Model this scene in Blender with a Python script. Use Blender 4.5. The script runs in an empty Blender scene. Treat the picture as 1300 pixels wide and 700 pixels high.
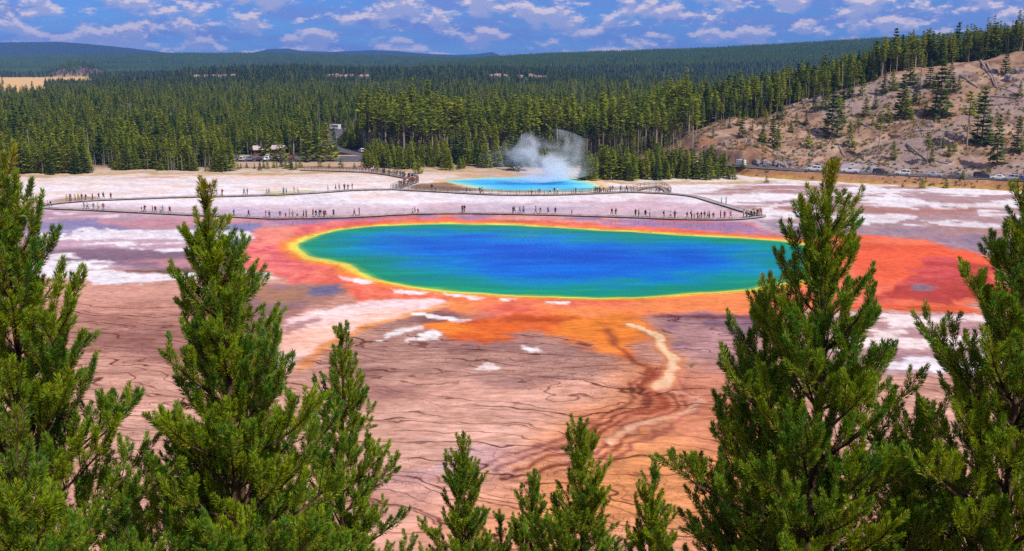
import bpy, bmesh, math, random
import numpy as np
from mathutils import Vector, Matrix

# ------------------------------------------------------------------ camera, sky, sun, exposure
SC = bpy.context.scene
COL = SC.collection
F, CX, CY, CAMH, HORIZ = 1370.0, 650.0, 350.0, 37.0, 78.0      # photograph pixels, metres
PITCH = math.atan((CY - HORIZ) / F)
cam_d = bpy.data.cameras.new('camera')
cam_d.sensor_width = 36.0
cam_d.lens = 36.0 * F / 1300.0
cam_d.clip_start, cam_d.clip_end = 0.5, 60000.0
cam = bpy.data.objects.new('camera', cam_d)
COL.objects.link(cam)
cam.location = (0, 0, CAMH)
cam.rotation_euler = (math.pi / 2 - PITCH, 0, 0)
SC.camera = cam

SUN_EL, SUN_AZ = math.radians(52), math.radians(140)           # azimuth clockwise from +Y
sun_dir = Vector((math.sin(SUN_AZ) * math.cos(SUN_EL), math.cos(SUN_AZ) * math.cos(SUN_EL), math.sin(SUN_EL)))
sun_d = bpy.data.lights.new('sun', 'SUN')
sun_d.energy, sun_d.angle, sun_d.color = 4.3, math.radians(0.53), (1.0, 0.94, 0.84)
sun = bpy.data.objects.new('sun', sun_d)
COL.objects.link(sun)
sun.rotation_euler = sun_dir.to_track_quat('Z', 'Y').to_euler()
sun.location = (60, -40, 120)

world = bpy.data.worlds.new('World')
SC.world = world
world.use_nodes = True
WT = world.node_tree
WT.nodes.clear()


def wn(t, **kw):
    n = WT.nodes.new(t)
    for k, v in kw.items():
        setattr(n, k, v)
    return n


def build_world():
    L = WT.links.new
    sky = wn('ShaderNodeTexSky', sky_type='NISHITA', sun_disc=False, sun_elevation=SUN_EL, sun_rotation=SUN_AZ,
             altitude=2200.0, air_density=1.0, dust_density=0.0, ozone_density=3.0)
    tint = wn('ShaderNodeMix', data_type='RGBA', blend_type='MULTIPLY')
    tint.inputs[0].default_value = 1.0
    tint.inputs[7].default_value = (0.29, 0.54, 1.12, 1)
    L(sky.outputs[0], tint.inputs[6])
    tc = wn('ShaderNodeTexCoord')

    def layer(scale, zs, detail, lo, hi, off):
        mp = wn('ShaderNodeMapping')
        mp.inputs['Scale'].default_value = (scale, scale, scale * zs)
        mp.inputs['Location'].default_value = off
        L(tc.outputs['Generated'], mp.inputs[0])
        nz = wn('ShaderNodeTexNoise', noise_dimensions='3D')
        nz.inputs['Scale'].default_value = 1.0
        nz.inputs['Detail'].default_value = detail
        nz.inputs['Roughness'].default_value = 0.6
        L(mp.outputs[0], nz.inputs['Vector'])
        mr = wn('ShaderNodeMapRange', interpolation_type='SMOOTHSTEP')
        mr.inputs['From Min'].default_value = lo
        mr.inputs['From Max'].default_value = hi
        L(nz.outputs['Fac'], mr.inputs['Value'])
        return nz, mr

    def mix(fac, a, b, col=None):
        m = wn('ShaderNodeMix', data_type='RGBA')
        L(fac, m.inputs[0])
        L(a, m.inputs[6])
        if col:
            m.inputs[7].default_value = col
        else:
            L(b, m.inputs[7])
        return m.outputs[2]
    # thin violet-grey sheets, then sunlit heaps with pink-white tops
    _, sheet = layer(9, 7.0, 5, 0.40, 0.66, (3.1, 1.2, 0.4))
    n2, puff = layer(27, 2.3, 9, 0.44, 0.57, (7.3, 2.2, 1.9))
    n3, pup = layer(27, 2.3, 9, 0.44, 0.57, (7.3, 2.2, 2.20))
    base = mix(sheet.outputs[0], tint.outputs[2], None, (2.3, 3.3, 8.0, 1))
    lit = wn('ShaderNodeMath', operation='SUBTRACT', use_clamp=True)
    L(puff.outputs[0], lit.inputs[0])
    L(pup.outputs[0], lit.inputs[1])
    ccol = wn('ShaderNodeMix', data_type='RGBA')
    lit2 = wn('ShaderNodeMath', operation='MULTIPLY', use_clamp=True)
    L(lit.outputs[0], lit2.inputs[0])
    lit2.inputs[1].default_value = 1.7
    L(lit2.outputs[0], ccol.inputs[0])
    ccol.inputs[6].default_value = (5.0, 5.3, 8.2, 1)
    ccol.inputs[7].default_value = (11.0, 9.0, 9.2, 1)
    pf = wn('ShaderNodeMath', operation='MULTIPLY')
    L(puff.outputs[0], pf.inputs[0])
    pf.inputs[1].default_value = 0.92
    out = mix(pf.outputs[0], base, ccol.outputs[2])
    bg = wn('ShaderNodeBackground')
    bg.inputs[1].default_value = 0.092
    L(out, bg.inputs[0])
    wo = wn('ShaderNodeOutputWorld')
    L(bg.outputs[0], wo.inputs[0])


build_world()
vs = SC.view_settings
vs.view_transform, vs.look, vs.exposure, vs.gamma, vs.use_curve_mapping = 'Standard', 'None', -0.1, 1.0, False
SC.render.engine = 'CYCLES'
SC.cycles.use_denoising = False       # a little grain keeps needles and ground crisp
SC.cycles.max_bounces = 8
SC.cycles.diffuse_bounces = 2
SC.cycles.glossy_bounces = 2
SC.cycles.transmission_bounces = 3
SC.cycles.volume_bounces = 6
SC.cycles.transparent_max_bounces = 8
SC.cycles.volume_step_rate = 1.0
SC.cycles.volume_max_steps = 64

RNG = np.random.default_rng(7)
random.seed(7)
PI = math.pi


# ------------------------------------------------------------------ helpers
def lin(c, k=1.0):
    c = np.asarray(c, float) / 255.0
    return np.where(c <= 0.04045, c / 12.92, ((c + 0.055) / 1.055) ** 2.4) * k


def lin4(c, k=1.0):
    v = lin(c, k)
    return (float(v[0]), float(v[1]), float(v[2]), 1.0)


def _hash(ix, iy, seed):
    h = (ix.astype(np.int64) * 374761393 + iy.astype(np.int64) * 668265263 + seed * 1442695041) & 0x7fffffff
    h = ((h ^ (h >> 13)) * 1274126177) & 0x7fffffff
    h = (h ^ (h >> 16)) & 0xffffff
    return h / float(0xffffff)


def vnoise(x, y, seed=0):
    x = np.asarray(x, float)
    y = np.asarray(y, float)
    ix, iy = np.floor(x), np.floor(y)
    fx, fy = x - ix, y - iy
    ux, uy = fx * fx * fx * (fx * (fx * 6 - 15) + 10), fy * fy * fy * (fy * (fy * 6 - 15) + 10)
    a, b = _hash(ix, iy, seed), _hash(ix + 1, iy, seed)
    c, d = _hash(ix, iy + 1, seed), _hash(ix + 1, iy + 1, seed)
    return (a + (b - a) * ux) * (1 - uy) + (c + (d - c) * ux) * uy


def fbm(x, y, seed=0, octv=4, gain=0.5):
    s, a, t = 0.0, 1.0, 0.0
    for o in range(octv):
        s = s + a * vnoise(x * 2 ** o + 17.3 * o, y * 2 ** o - 9.1 * o, seed + o * 31)
        t += a
        a *= gain
    return s / t


def sstep(a, b, x):
    t = np.clip((x - a) / (b - a), 0, 1)
    return t * t * (3 - 2 * t)


CP, SP = math.cos(PITCH), math.sin(PITCH)


def ray(px, py):
    u, v = px - CX, CY - py
    return np.array([u, F * CP + v * SP, -F * SP + v * CP])


def gpt(px, py, z=0.0):
    """photograph pixel to the flat ground at height z"""
    d = ray(px, py)
    t = (z - CAMH) / d[2]
    return (d[0] * t, d[1] * t)


def at_depth(px, py, y):
    d = ray(px, py)
    t = y / d[1]
    return Vector((d[0] * t, y, CAMH + d[2] * t))


def to_px(x, y, z):
    dz = z - CAMH
    depth = y * CP - dz * SP
    return CX + F * x / depth, CY - F * (y * SP + dz * CP) / depth


def G(poly, z=0.0):
    return np.array([gpt(p[0], p[1], z) for p in poly])


def seg_dist(x, y, A, B):
    ax, ay = A
    bx, by = B
    dx, dy = bx - ax, by - ay
    t = np.clip(((x - ax) * dx + (y - ay) * dy) / (dx * dx + dy * dy + 1e-9), 0, 1)
    return np.hypot(x - ax - t * dx, y - ay - t * dy)


def line_dist(x, y, P):
    d = np.full(np.shape(x), 1e9)
    for i in range(len(P) - 1):
        d = np.minimum(d, seg_dist(x, y, P[i], P[i + 1]))
    return d


def signed_dist(x, y, P):
    d = np.full(np.shape(x), 1e9)
    ins = np.zeros(np.shape(x), bool)
    n = len(P)
    for i in range(n):
        A, B = P[i], P[(i + 1) % n]
        d = np.minimum(d, seg_dist(x, y, A, B))
        c = ((A[1] > y) != (B[1] > y))
        xi = A[0] + (y - A[1]) * (B[0] - A[0]) / (B[1] - A[1] + 1e-12)
        ins ^= c & (x < xi)
    return np.where(ins, d, -d)


def smooth_closed(P, n=6):
    """Catmull-Rom resampling of a closed outline"""
    P = np.asarray(P)
    m = len(P)
    out = []
    for i in range(m):
        p0, p1, p2, p3 = P[i - 1], P[i], P[(i + 1) % m], P[(i + 2) % m]
        for k in range(n):
            t = k / n
            out.append(0.5 * (2 * p1 + (p2 - p0) * t + (2 * p0 - 5 * p1 + 4 * p2 - p3) * t * t + (3 * p1 - p0 - 3 * p2 + p3) * t ** 3))
    return np.array(out)


def smooth_open(P, n=6):
    P = np.asarray(P, float)
    out = []
    m = len(P)
    for i in range(m - 1):
        p0, p1, p2, p3 = P[max(i - 1, 0)], P[i], P[i + 1], P[min(i + 2, m - 1)]
        for k in range(n):
            t = k / n
            out.append(0.5 * (2 * p1 + (p2 - p0) * t + (2 * p0 - 5 * p1 + 4 * p2 - p3) * t * t + (3 * p1 - p0 - 3 * p2 + p3) * t ** 3))
    out.append(P[-1])
    return np.array(out)


def mesh_np(name, V, T, quads=False):
    me = bpy.data.meshes.new(name)
    V = np.asarray(V, np.float32)
    T = np.asarray(T, np.int32)
    k = T.shape[1]
    me.vertices.add(len(V))
    me.vertices.foreach_set('co', V.ravel())
    me.loops.add(T.size)
    me.loops.foreach_set('vertex_index', T.ravel())
    me.polygons.add(len(T))
    me.polygons.foreach_set('loop_start', np.arange(len(T), dtype=np.int32) * k)
    me.polygons.foreach_set('loop_total', np.full(len(T), k, np.int32))
    me.update(calc_edges=True)
    return me


def set_col(me, name, C):
    a = me.color_attributes.new(name, 'FLOAT_COLOR', 'POINT')
    C = np.asarray(C, np.float32)
    if C.shape[1] == 3:
        C = np.concatenate([C, np.ones((len(C), 1), np.float32)], 1)
    a.data.foreach_set('color', C.ravel())


def obj(name, me, mat=None, parent=None, loc=None):
    o = bpy.data.objects.new(name, me)
    COL.objects.link(o)
    if mat is not None and me is not None and len(me.materials) == 0:
        me.materials.append(mat)
    if parent:
        o.parent = parent
    if loc is not None:
        o.location = loc
    return o


def empty(name, loc=(0, 0, 0), rz=0.0):
    o = bpy.data.objects.new(name, None)
    o.empty_display_size = 0.2
    COL.objects.link(o)
    o.location = loc
    o.rotation_euler = (0, 0, rz)
    return o


def tag(o, label=None, cat=None, group=None, kind=None):
    if label:
        o['label'] = label
    if cat:
        o['category'] = cat
    if group:
        o['group'] = group
    if kind:
        o['kind'] = kind
    return o


class MB:
    """collects boxes, tubes and lofts into ONE mesh"""

    def __init__(self):
        self.v, self.f = [], []

    def quad_box(self, lo, hi):
        n = len(self.v)
        for z in (lo[2], hi[2]):
            for x, y in ((lo[0], lo[1]), (hi[0], lo[1]), (hi[0], hi[1]), (lo[0], hi[1])):
                self.v.append((x, y, z))
        for q in ((0, 3, 2, 1), (4, 5, 6, 7), (0, 1, 5, 4), (1, 2, 6, 5), (2, 3, 7, 6), (3, 0, 4, 7)):
            self.f.append(tuple(n + i for i in q))
        return self

    def tube(self, pts, rad, sides=5, cap=True):
        pts = [Vector(p) for p in pts]
        n0 = len(self.v)
        for i, p in enumerate(pts):
            d = (pts[min(i + 1, len(pts) - 1)] - pts[max(i - 1, 0)]).normalized()
            a = d.orthogonal().normalized() if abs(d.z) < 0.9 else Vector((1, 0, 0)).cross(d).normalized()
            b = d.cross(a)
            r = rad[i] if hasattr(rad, '__len__') else rad
            for k in range(sides):
                t = 2 * PI * k / sides
                self.v.append(tuple(p + (a * math.cos(t) + b * math.sin(t)) * r))
        for i in range(len(pts) - 1):
            for k in range(sides):
                a = n0 + i * sides + k
                b = n0 + i * sides + (k + 1) % sides
                self.f.append((a, b, b + sides, a + sides))
        if cap:
            self.f.append(tuple(n0 + k for k in range(sides))[::-1])
            self.f.append(tuple(n0 + (len(pts) - 1) * sides + k for k in range(sides)))
        return self

    def loft(self, rings, closed_ends=True):
        n0 = len(self.v)
        m = len(rings[0])
        for r in rings:
            self.v += [tuple(p) for p in r]
        for i in range(len(rings) - 1):
            for k in range(m):
                a = n0 + i * m + k
                b = n0 + i * m + (k + 1) % m
                self.f.append((a, b, b + m, a + m))
        if closed_ends:
            self.f.append(tuple(n0 + k for k in range(m))[::-1])
            self.f.append(tuple(n0 + (len(rings) - 1) * m + k for k in range(m)))
        return self

    def poly(self, pts):
        n = len(self.v)
        self.v += [tuple(p) for p in pts]
        self.f.append(tuple(range(n, n + len(pts))))
        return self

    def mesh(self, name, smooth=False):
        me = bpy.data.meshes.new(name)
        me.from_pydata(self.v, [], self.f)
        bm = bmesh.new()
        bm.from_mesh(me)
        bmesh.ops.recalc_face_normals(bm, faces=bm.faces)
        bm.to_mesh(me)
        bm.free()
        if smooth:
            me.shade_smooth()
        return me

    def build(self, name, mat, parent=None, smooth=False):
        return obj(name, self.mesh(name, smooth), mat, parent)


# ------------------------------------------------------------------ materials
MATS = {}


class NT:
    """tiny node-tree writer"""

    def __init__(self, name):
        self.m = bpy.data.materials.new(name)
        self.m.use_nodes = True
        self.t = self.m.node_tree
        self.t.nodes.clear()
        self.out = self.n('ShaderNodeOutputMaterial')
        self._tc = None
        MATS[name] = self.m

    def n(self, t, **kw):
        x = self.t.nodes.new(t)
        for k, v in kw.items():
            setattr(x, k, v)
        return x

    def s(self, sock, v):
        if isinstance(v, bpy.types.NodeSocket):
            self.t.links.new(v, sock)
        elif v is not None:
            sock.default_value = v

    def co(self, scale=(1, 1, 1), kind='Object', loc=(0, 0, 0)):
        if self._tc is None:
            self._tc = self.n('ShaderNodeTexCoord')
        mp = self.n('ShaderNodeMapping')
        mp.inputs['Scale'].default_value = scale
        mp.inputs['Location'].default_value = loc
        self.s(mp.inputs[0], self._tc.outputs[kind])
        return mp.outputs[0]

    def noise(self, vec, scale=1.0, detail=4, rough=0.5, dist=0.0):
        x = self.n('ShaderNodeTexNoise')
        self.s(x.inputs['Vector'], vec)
        x.inputs['Scale'].default_value = scale
        x.inputs['Detail'].default_value = detail
        x.inputs['Roughness'].default_value = rough
        x.inputs['Distortion'].default_value = dist
        return x.outputs['Fac']

    def math(self, op, a, b=None, c=None, clamp=False):
        x = self.n('ShaderNodeMath', operation=op, use_clamp=clamp)
        self.s(x.inputs[0], a)
        self.s(x.inputs[1], b)
        self.s(x.inputs[2], c)
        return x.outputs[0]

    def ramp(self, v, lo, hi, a=0.0, b=1.0):
        x = self.n('ShaderNodeMapRange', interpolation_type='SMOOTHSTEP')
        self.s(x.inputs['Value'], v)
        x.inputs['From Min'].default_value = lo
        x.inputs['From Max'].default_value = hi
        x.inputs['To Min'].default_value = a
        x.inputs['To Max'].default_value = b
        return x.outputs[0]

    def mix(self, f, a, b, blend='MIX'):
        x = self.n('ShaderNodeMix', data_type='RGBA', blend_type=blend)
        self.s(x.inputs[0], f)
        self.s(x.inputs[6], a)
        self.s(x.inputs[7], b)
        return x.outputs[2]

    def attr(self, name):
        x = self.n('ShaderNodeAttribute', attribute_name=name)
        return x

    def bsdf(self, col, rough=0.9, spec=0.3, metal=0.0, bump=None, bstr=0.3, bdist=0.05, trans=None, ior=1.45):
        x = self.n('ShaderNodeBsdfPrincipled')
        x.inputs['IOR'].default_value = ior
        self.s(x.inputs['Base Color'], col)
        self.s(x.inputs['Roughness'], rough)
        self.s(x.inputs['Specular IOR Level'], spec)
        self.s(x.inputs['Metallic'], metal)
        if bump is not None:
            b = self.n('ShaderNodeBump')
            self.s(b.inputs['Height'], bump)
            b.inputs['Strength'].default_value = bstr
            b.inputs['Distance'].default_value = bdist
            self.s(x.inputs['Normal'], b.outputs[0])
        o = x.outputs[0]
        if trans:
            fac, tcol = trans
            tr = self.n('ShaderNodeBsdfTranslucent')
            self.s(tr.inputs[0], tcol)
            mx = self.n('ShaderNodeMixShader')
            mx.inputs[0].default_value = fac
            self.s(mx.inputs[1], o)
            self.s(mx.inputs[2], tr.outputs[0])
            o = mx.outputs[0]
        self.s(self.out.inputs['Surface'], o)
        return self.m


def plain(name, rgb, rough=0.8, spec=0.3, var=0.25, scale=3.0, metal=0.0, dark=None):
    t = NT(name)
    nz = t.noise(t.co(), scale, 4, 0.6)
    a = lin4(rgb)
    b = tuple(c * (1 - var) for c in a[:3]) + (1,) if dark is None else lin4(dark)
    return t.bsdf(t.mix(t.ramp(nz, 0.35, 0.65), b, a), rough, spec, metal)


def object_varied(name, rgb, rgb2, rough=0.8, trans=0.0, spec=0.2):
    """colour varies from one individual to the next and within it"""
    t = NT(name)
    oi = t.n('ShaderNodeObjectInfo')
    nz = t.noise(t.co((1, 1, 1)), 0.9, 3, 0.6)
    f = t.math('ADD', t.math('MULTIPLY', oi.outputs['Random'], 0.55), t.math('MULTIPLY', nz, 0.5), clamp=True)
    c = t.mix(f, lin4(rgb), lin4(rgb2))
    return t.bsdf(c, rough, spec, trans=(trans, c) if trans else None)


# ------------------------------------------------------------------ terrain height
def pxs(lst):
    """crest pixels to (x/y, height-above-eye / distance)"""
    T, S = [], []
    for px, py in lst:
        d = ray(px, py)
        T.append(d[0] / d[1])
        S.append(d[2] / d[1])
    return np.array(T), np.array(S)


RIDGES = [  # crest pixels, distance, front width, back width, tree height standing on it
    ([(60, 112), (130, 106), (185, 92), (250, 83), (330, 79), (400, 79), (470, 82), (560, 81), (640, 80), (720, 84), (790, 93), (850, 103), (900, 112)], 2200., 500., 500., 15.),
    ([(20, 104), (55, 92), (85, 82), (105, 80), (125, 85), (145, 97), (160, 104)], 2750., 150., 200., 6.),
    ([(-200, 84), (0, 84), (80, 84), (140, 87), (200, 96), (240, 105)], 3300., 250., 300., 12.),
    ([(420, 100), (520, 82), (570, 78), (640, 71), (720, 67), (800, 64), (880, 62), (950, 58), (1020, 54), (1100, 50), (1180, 46), (1250, 40), (1320, 34), (1500, 26), (1800, 30)], 3600., 1100., 800., 14.),
    ([(-300, 66), (0, 71), (120, 69), (240, 67), (380, 68), (520, 71), (640, 74), (760, 82)], 5600., 1500., 900., 13.),
    ([(-400, 50), (-100, 52), (0, 54), (70, 53), (110, 56), (160, 61), (200, 66), (235, 70)], 8800., 1300., 1200., 0.),
    ([(310, 70), (340, 63), (365, 62), (385, 65), (420, 66), (470, 64), (505, 65), (540, 68), (580, 70), (605, 69), (625, 66), (638, 70)], 10200., 1200., 1000., 0.),
]
RIDGES = [(pxs(r[0]),) + r[1:] for r in RIDGES]

# right-hand hill: toe of the road bank, road, foot of the slope, crest
TOE = G([(860, 214), (905, 217), (950, 224), (1020, 229), (1100, 233), (1200, 238), (1300, 243), (1450, 252)])
TOE = TOE[np.argsort(TOE[:, 0])]
CREST_X = np.array([36, 56, 72, 107, 135, 162, 199, 260, 340])
CREST_Y = np.array([392, 396, 405, 428, 436, 440, 432, 420, 400.])
CREST_Z = np.array([0, 3.0, 8.0, 17, 25, 34, 40, 48, 54.])
ROAD_Z = 2.3


def toe_y(x):
    return np.interp(x, TOE[:, 0], TOE[:, 1])


def hgt(x, y):
    x = np.asarray(x, float)
    y = np.asarray(y, float)
    r = np.hypot(x, y)
    # slope under the viewpoint
    s = 35.3 - 0.62 * y
    z = np.where(y < 40, s, np.where(y < 70, (35.3 - 24.8) * np.clip((70 - y) / 30, 0, 1) ** 1.6, 0))
    z = np.where(y < 0, 35.3 - 0.25 * y * np.exp(np.minimum(y, 0) / 150), z)
    z = np.where(y < -300, np.minimum(z, 45), z)
    yy = np.maximum(y, 1.0)
    t = x / yy
    # far hills
    h = np.zeros_like(z)
    for (T, S), D, wf, wb, th in RIDGES:
        zc = CAMH + S * D
        zz = np.interp(t, T, zc) - th
        edge = sstep(T[0] - 0.03, T[0] + 0.01, t) * (1 - sstep(T[-1] - 0.01, T[-1] + 0.03, t))
        w = np.where(y < D, wf, wb)
        g = np.exp(-((y - D) / w) ** 2)
        h = np.maximum(h, np.maximum(zz, 0) * edge * g)
    h = h * (1 + 0.10 * (fbm(x / 420., y / 420., 5, 4) - 0.5) * sstep(900, 2000, y))
    z = z + np.where(y > 500, h, 0)
    # right-hand hill with its road bench
    yt = toe_y(x)
    m = (x > 30) & (x < 420) & (y > yt - 2) & (y < 1600)
    d = y - yt
    zc = np.interp(x, CREST_X, CREST_Z)
    yc = np.interp(x, CREST_X, CREST_Y)
    fade = sstep(52, 78, x)
    bank = ROAD_Z * sstep(0, 5, d) * fade
    u = np.clip((d - 13.5) / np.maximum(yc - yt - 13.5, 5), 0, 1)
    rise = (np.maximum(zc, 0) - ROAD_Z * fade)
    up = np.maximum(rise, 0) * (0.62 * u + 0.38 * u * u * (3 - 2 * u))
    cut = np.where((x > 60) & (x < 96), 3.5 * sstep(0, 0.10, u) * sstep(60, 70, x) * (1 - sstep(84, 96, x)), 0)
    back = np.exp(-(np.maximum(y - yc, 0) / 170.) ** 2)
    bump = (fbm(x / 9., y / 9., 11, 4) - 0.5) * 3.2 * sstep(0.0, 0.12, u) + (fbm(x / 30., y / 30., 14, 3) - 0.5) * 6 * sstep(0.05, 0.3, u)
    hill = bank + (up + cut + bump * np.clip(zc / 15, 0, 1)) * back
    z = np.where(m, np.maximum(z, 0) + np.maximum(hill, 0) * (1 - sstep(380, 420, x)), z)
    return z


def hit(px, py, r0=150.0, r1=12000.0):
    """where the view ray of a pixel meets the terrain"""
    d = ray(px, py)
    ys = np.concatenate([np.arange(r0, 620, 0.5), np.geomspace(620, r1, 1500)])
    t = ys / d[1]
    zz = CAMH + d[2] * t
    below = np.nonzero(zz <= hgt(d[0] * t, ys))[0]
    i = below[0] if len(below) else len(ys) - 1
    return Vector((d[0] * t[i], ys[i], float(hgt(d[0] * t[i], ys[i]))))


# ------------------------------------------------------------------ the hot spring outlines (photograph pixels)
POOL_PX = [(376, 314), (386, 303), (405, 297), (436, 291), (480, 286.5), (560, 284), (640, 285.5), (705, 289), (792, 294), (885, 299.5),
           (960, 303.5), (1010, 308), (1036, 316), (1046, 328), (1040, 345), (1014, 358), (954, 368), (885, 374), (800, 378.5), (720, 379),
           (640, 376), (560, 370), (500, 361), (462, 350), (440, 337), (412, 331), (388, 325)]
POOL = smooth_closed(G(POOL_PX), 9)
POOL = POOL + np.stack([fbm(POOL[:, 0] / 5, POOL[:, 1] / 5, 3, 3) - .5, fbm(POOL[:, 0] / 5, POOL[:, 1] / 5, 9, 3) - .5], 1) * 1.6
GEYSER_PX = [(562, 229.5), (586, 227.5), (618, 226), (660, 225), (700, 225), (730, 227), (752, 232), (762, 238), (758, 242), (740, 243.5), (700, 244),
             (672, 243.5), (635, 243), (612, 241), (597, 237.5), (580, 234)]
GEYSER = smooth_closed(G(GEYSER_PX), 4)

WALK_LOW = G([(44, 263), (60, 265.5), (130, 268.5), (200, 272), (300, 276.5), (350, 278.5), (440, 277), (520, 273), (600, 272), (700, 274), (800, 277), (870, 279.5), (930, 279.5), (968, 276)])
WALK_END = G([(968, 276), (945, 269.5), (905, 257.5), (880, 250.5), (848, 247)])
WALK_MID = G([(848, 247), (800, 245), (760, 246.5), (700, 248.5), (640, 248.5), (600, 247), (550, 244), (500, 241.5)])
WALK_UP = G([(44, 263), (75, 259), (110, 256), (160, 254), (230, 251.5), (300, 250), (350, 248.5), (400, 246), (450, 242.5), (500, 241.5)])
WALK_PATH = G([(500, 241.5), (515, 236), (528, 231), (510, 226), (478, 221), (440, 218.5), (382, 217)])
WALK_SPUR = G([(800, 245), (820, 239.5), (835, 238), (846, 243), (848, 247)])

ROAD_LINE = None


def road_pts():
    xs = np.linspace(300, 66, 60)
    P = [(x, float(toe_y(x)) + 9.0) for x in xs]
    P += [(52, 384), (30, 394), (0, 408), (-25, 418), (-48, 424), (-75, 426)]
    return np.array(P)


ROAD_LINE = road_pts()
ACCESS = smooth_open(np.array([(-48, 424), (-62, 440), (-78, 470), (-86, 510), (-90, 545), (-93, 585), (-90, 612), (-78, 632), (-50, 645), (-10, 650)]), 5)
PARK_C, PARK_HX, PARK_HY = (-97.0, 416.0), 26.0, 11.0


# ------------------------------------------------------------------ ground sheet
def ground():
    a_f = np.linspace(-29.0, 29.0, 690)
    a_l = -29.5 - np.geomspace(0.3, 150.5, 26)[::-1]
    a_r = 29.5 + np.geomspace(0.3, 150.5, 26)
    az = np.radians(np.concatenate([a_l, a_f, a_r]))
    r = np.concatenate([np.linspace(0.0, 66, 22)[:-1], 1 / np.linspace(1 / 66., 1 / 318., 310), np.arange(319.2, 480, 1.3), np.geomspace(482, 14000, 104)])
    r[0] = 0.02
    R, A = np.meshgrid(r, az, indexing='ij')
    X, Y = (R * np.sin(A)).ravel(), (R * np.cos(A)).ravel()
    Z = hgt(X, Y)
    n_r, n_a = R.shape
    # shallow basins under the two pools
    near = (Y > 150) & (Y < 360) & (np.abs(X) < 130)
    sdp = np.full(len(X), -99.0)
    sdp[near] = signed_dist(X[near], Y[near], POOL)
    sdg = np.full(len(X), -99.0)
    sdg[near] = signed_dist(X[near], Y[near], GEYSER)
    Z = Z - 0.3 * sstep(0.3, 3, sdp) - 0.3 * sstep(0.3, 3, sdg)
    col, wet, terr = paint(X, Y, Z, sdp, sdg)
    i = np.arange(n_r - 1)[:, None] * n_a + np.arange(n_a - 1)[None, :]
    T = np.stack([i, i + 1, i + n_a + 1, i + n_a], -1).reshape(-1, 4)
    seam = np.arange(n_r - 1) * n_a
    T = np.concatenate([T, np.stack([seam + n_a - 1, seam, seam + n_a, seam + 2 * n_a - 1], -1)])
    me = mesh_np('ground', np.stack([X, Y, Z], 1), T[:, ::-1])
    me.shade_smooth()
    set_col(me, 'Col', col)
    set_col(me, 'Prop', np.stack([wet, terr, np.zeros_like(wet)], 1))
    t = NT('ground')
    c = t.attr('Col').outputs['Color']
    sep = t.n('ShaderNodeSeparateColor')
    t.s(sep.inputs[0], t.attr('Prop').outputs['Color'])
    wetv, terrv = sep.outputs[0], sep.outputs[1]
    # terrace rims: contour lines of a smooth height field, as the sinter steps really run
    v1 = t.co((0.020, 0.034, 1))
    wob = t.noise(t.co((0.35, 0.35, 1)), 1.0, 3, 0.6)
    sx = t.n('ShaderNodeSeparateXYZ')
    t.s(sx.inputs[0], t.co())
    f1 = t.math('ADD', t.math('MULTIPLY', t.noise(v1, 1.0, 4, 0.5), 0.36), t.math('MULTIPLY', wob, 0.022))
    f1 = t.math('ADD', f1, t.math('MULTIPLY', sx.outputs[1], 0.0125))
    f1 = t.math('ADD', f1, t.math('MULTIPLY', sx.outputs[0], 0.0030))
    lines = None
    for k, wd, seedloc, dark in ((11.0, 0.05, 0, 0.95), (25.0, 0.075, 0.31, 0.75)):
        fk = f1 if k < 10 else t.math('ADD', f1, t.math('MULTIPLY', t.noise(t.co((0.055, 0.075, 1), loc=(4, 8, 0)), 1.0, 3, 0.55), 0.20))
        fr = t.math('PINGPONG', t.math('ADD', t.math('MULTIPLY', fk, k), seedloc), 0.5)
        ln = t.ramp(fr, 0.0, wd, 1.0, 0.0)
        brk = t.ramp(t.noise(t.co((0.06, 0.09, 1), loc=(k, 3, 0)), 1.0, 2, 0.5), 0.32, 0.48)
        ln = t.math('MULTIPLY', t.math('MULTIPLY', ln, brk), dark)
        lines = ln if lines is None else t.math('MAXIMUM', lines, ln)
    # fine drying cracks
    vo = t.n('ShaderNodeTexVoronoi', feature='DISTANCE_TO_EDGE')
    wv = t.n('ShaderNodeVectorMath', operation='ADD')
    t.s(wv.inputs[0], t.co((0.16, 0.22, 1)))
    nzv = t.n('ShaderNodeTexNoise')
    nzv.inputs['Scale'].default_value = 0.8
    t.s(nzv.inputs['Vector'], t.co((0.4, 0.4, 1)))
    sc = t.n('ShaderNodeVectorMath', operation='SCALE')
    sc.inputs['Scale'].default_value = 0.7
    t.s(sc.inputs[0], nzv.outputs['Color'])
    t.s(wv.inputs[1], sc.outputs[0])
    t.s(vo.inputs['Vector'], wv.outputs[0])
    crack = t.math('MULTIPLY', t.ramp(vo.outputs['Distance'], 0.0, 0.030, 1.0, 0.0),
                   t.ramp(t.noise(t.co((0.035, 0.05, 1), loc=(9, 1, 0)), 1.0, 3, 0.5), 0.46, 0.58))
    lines = t.math('MULTIPLY', t.math('MAXIMUM', lines, t.math('MULTIPLY', crack, 0.75)), terrv)
    fine = t.noise(t.co((0.6, 1.1, 1.0)), 1.0, 7, 0.72)
    streak = t.noise(t.co((0.13, 0.33, 0.1)), 1.0, 8, 0.66)
    c = t.mix(1.0, c, t.mix(t.ramp(fine, 0.30, 0.70), (0.74, 0.71, 0.70, 1), (1.20, 1.22, 1.23, 1)), 'MULTIPLY')
    c = t.mix(t.math('MULTIPLY', terrv, 0.9), c, t.mix(1.0, c, t.mix(t.ramp(streak, 0.3, 0.7), (0.74, 0.66, 0.63, 1), (1.14, 1.14, 1.15, 1)), 'MULTIPLY'))
    c = t.mix(lines, c, lin4((88, 42, 30)))
    rough = t.math('SUBTRACT', 0.92, t.math('MULTIPLY', wetv, 0.80))
    spec = t.math('ADD', 0.2, t.math('MULTIPLY', wetv, 0.30))
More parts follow.
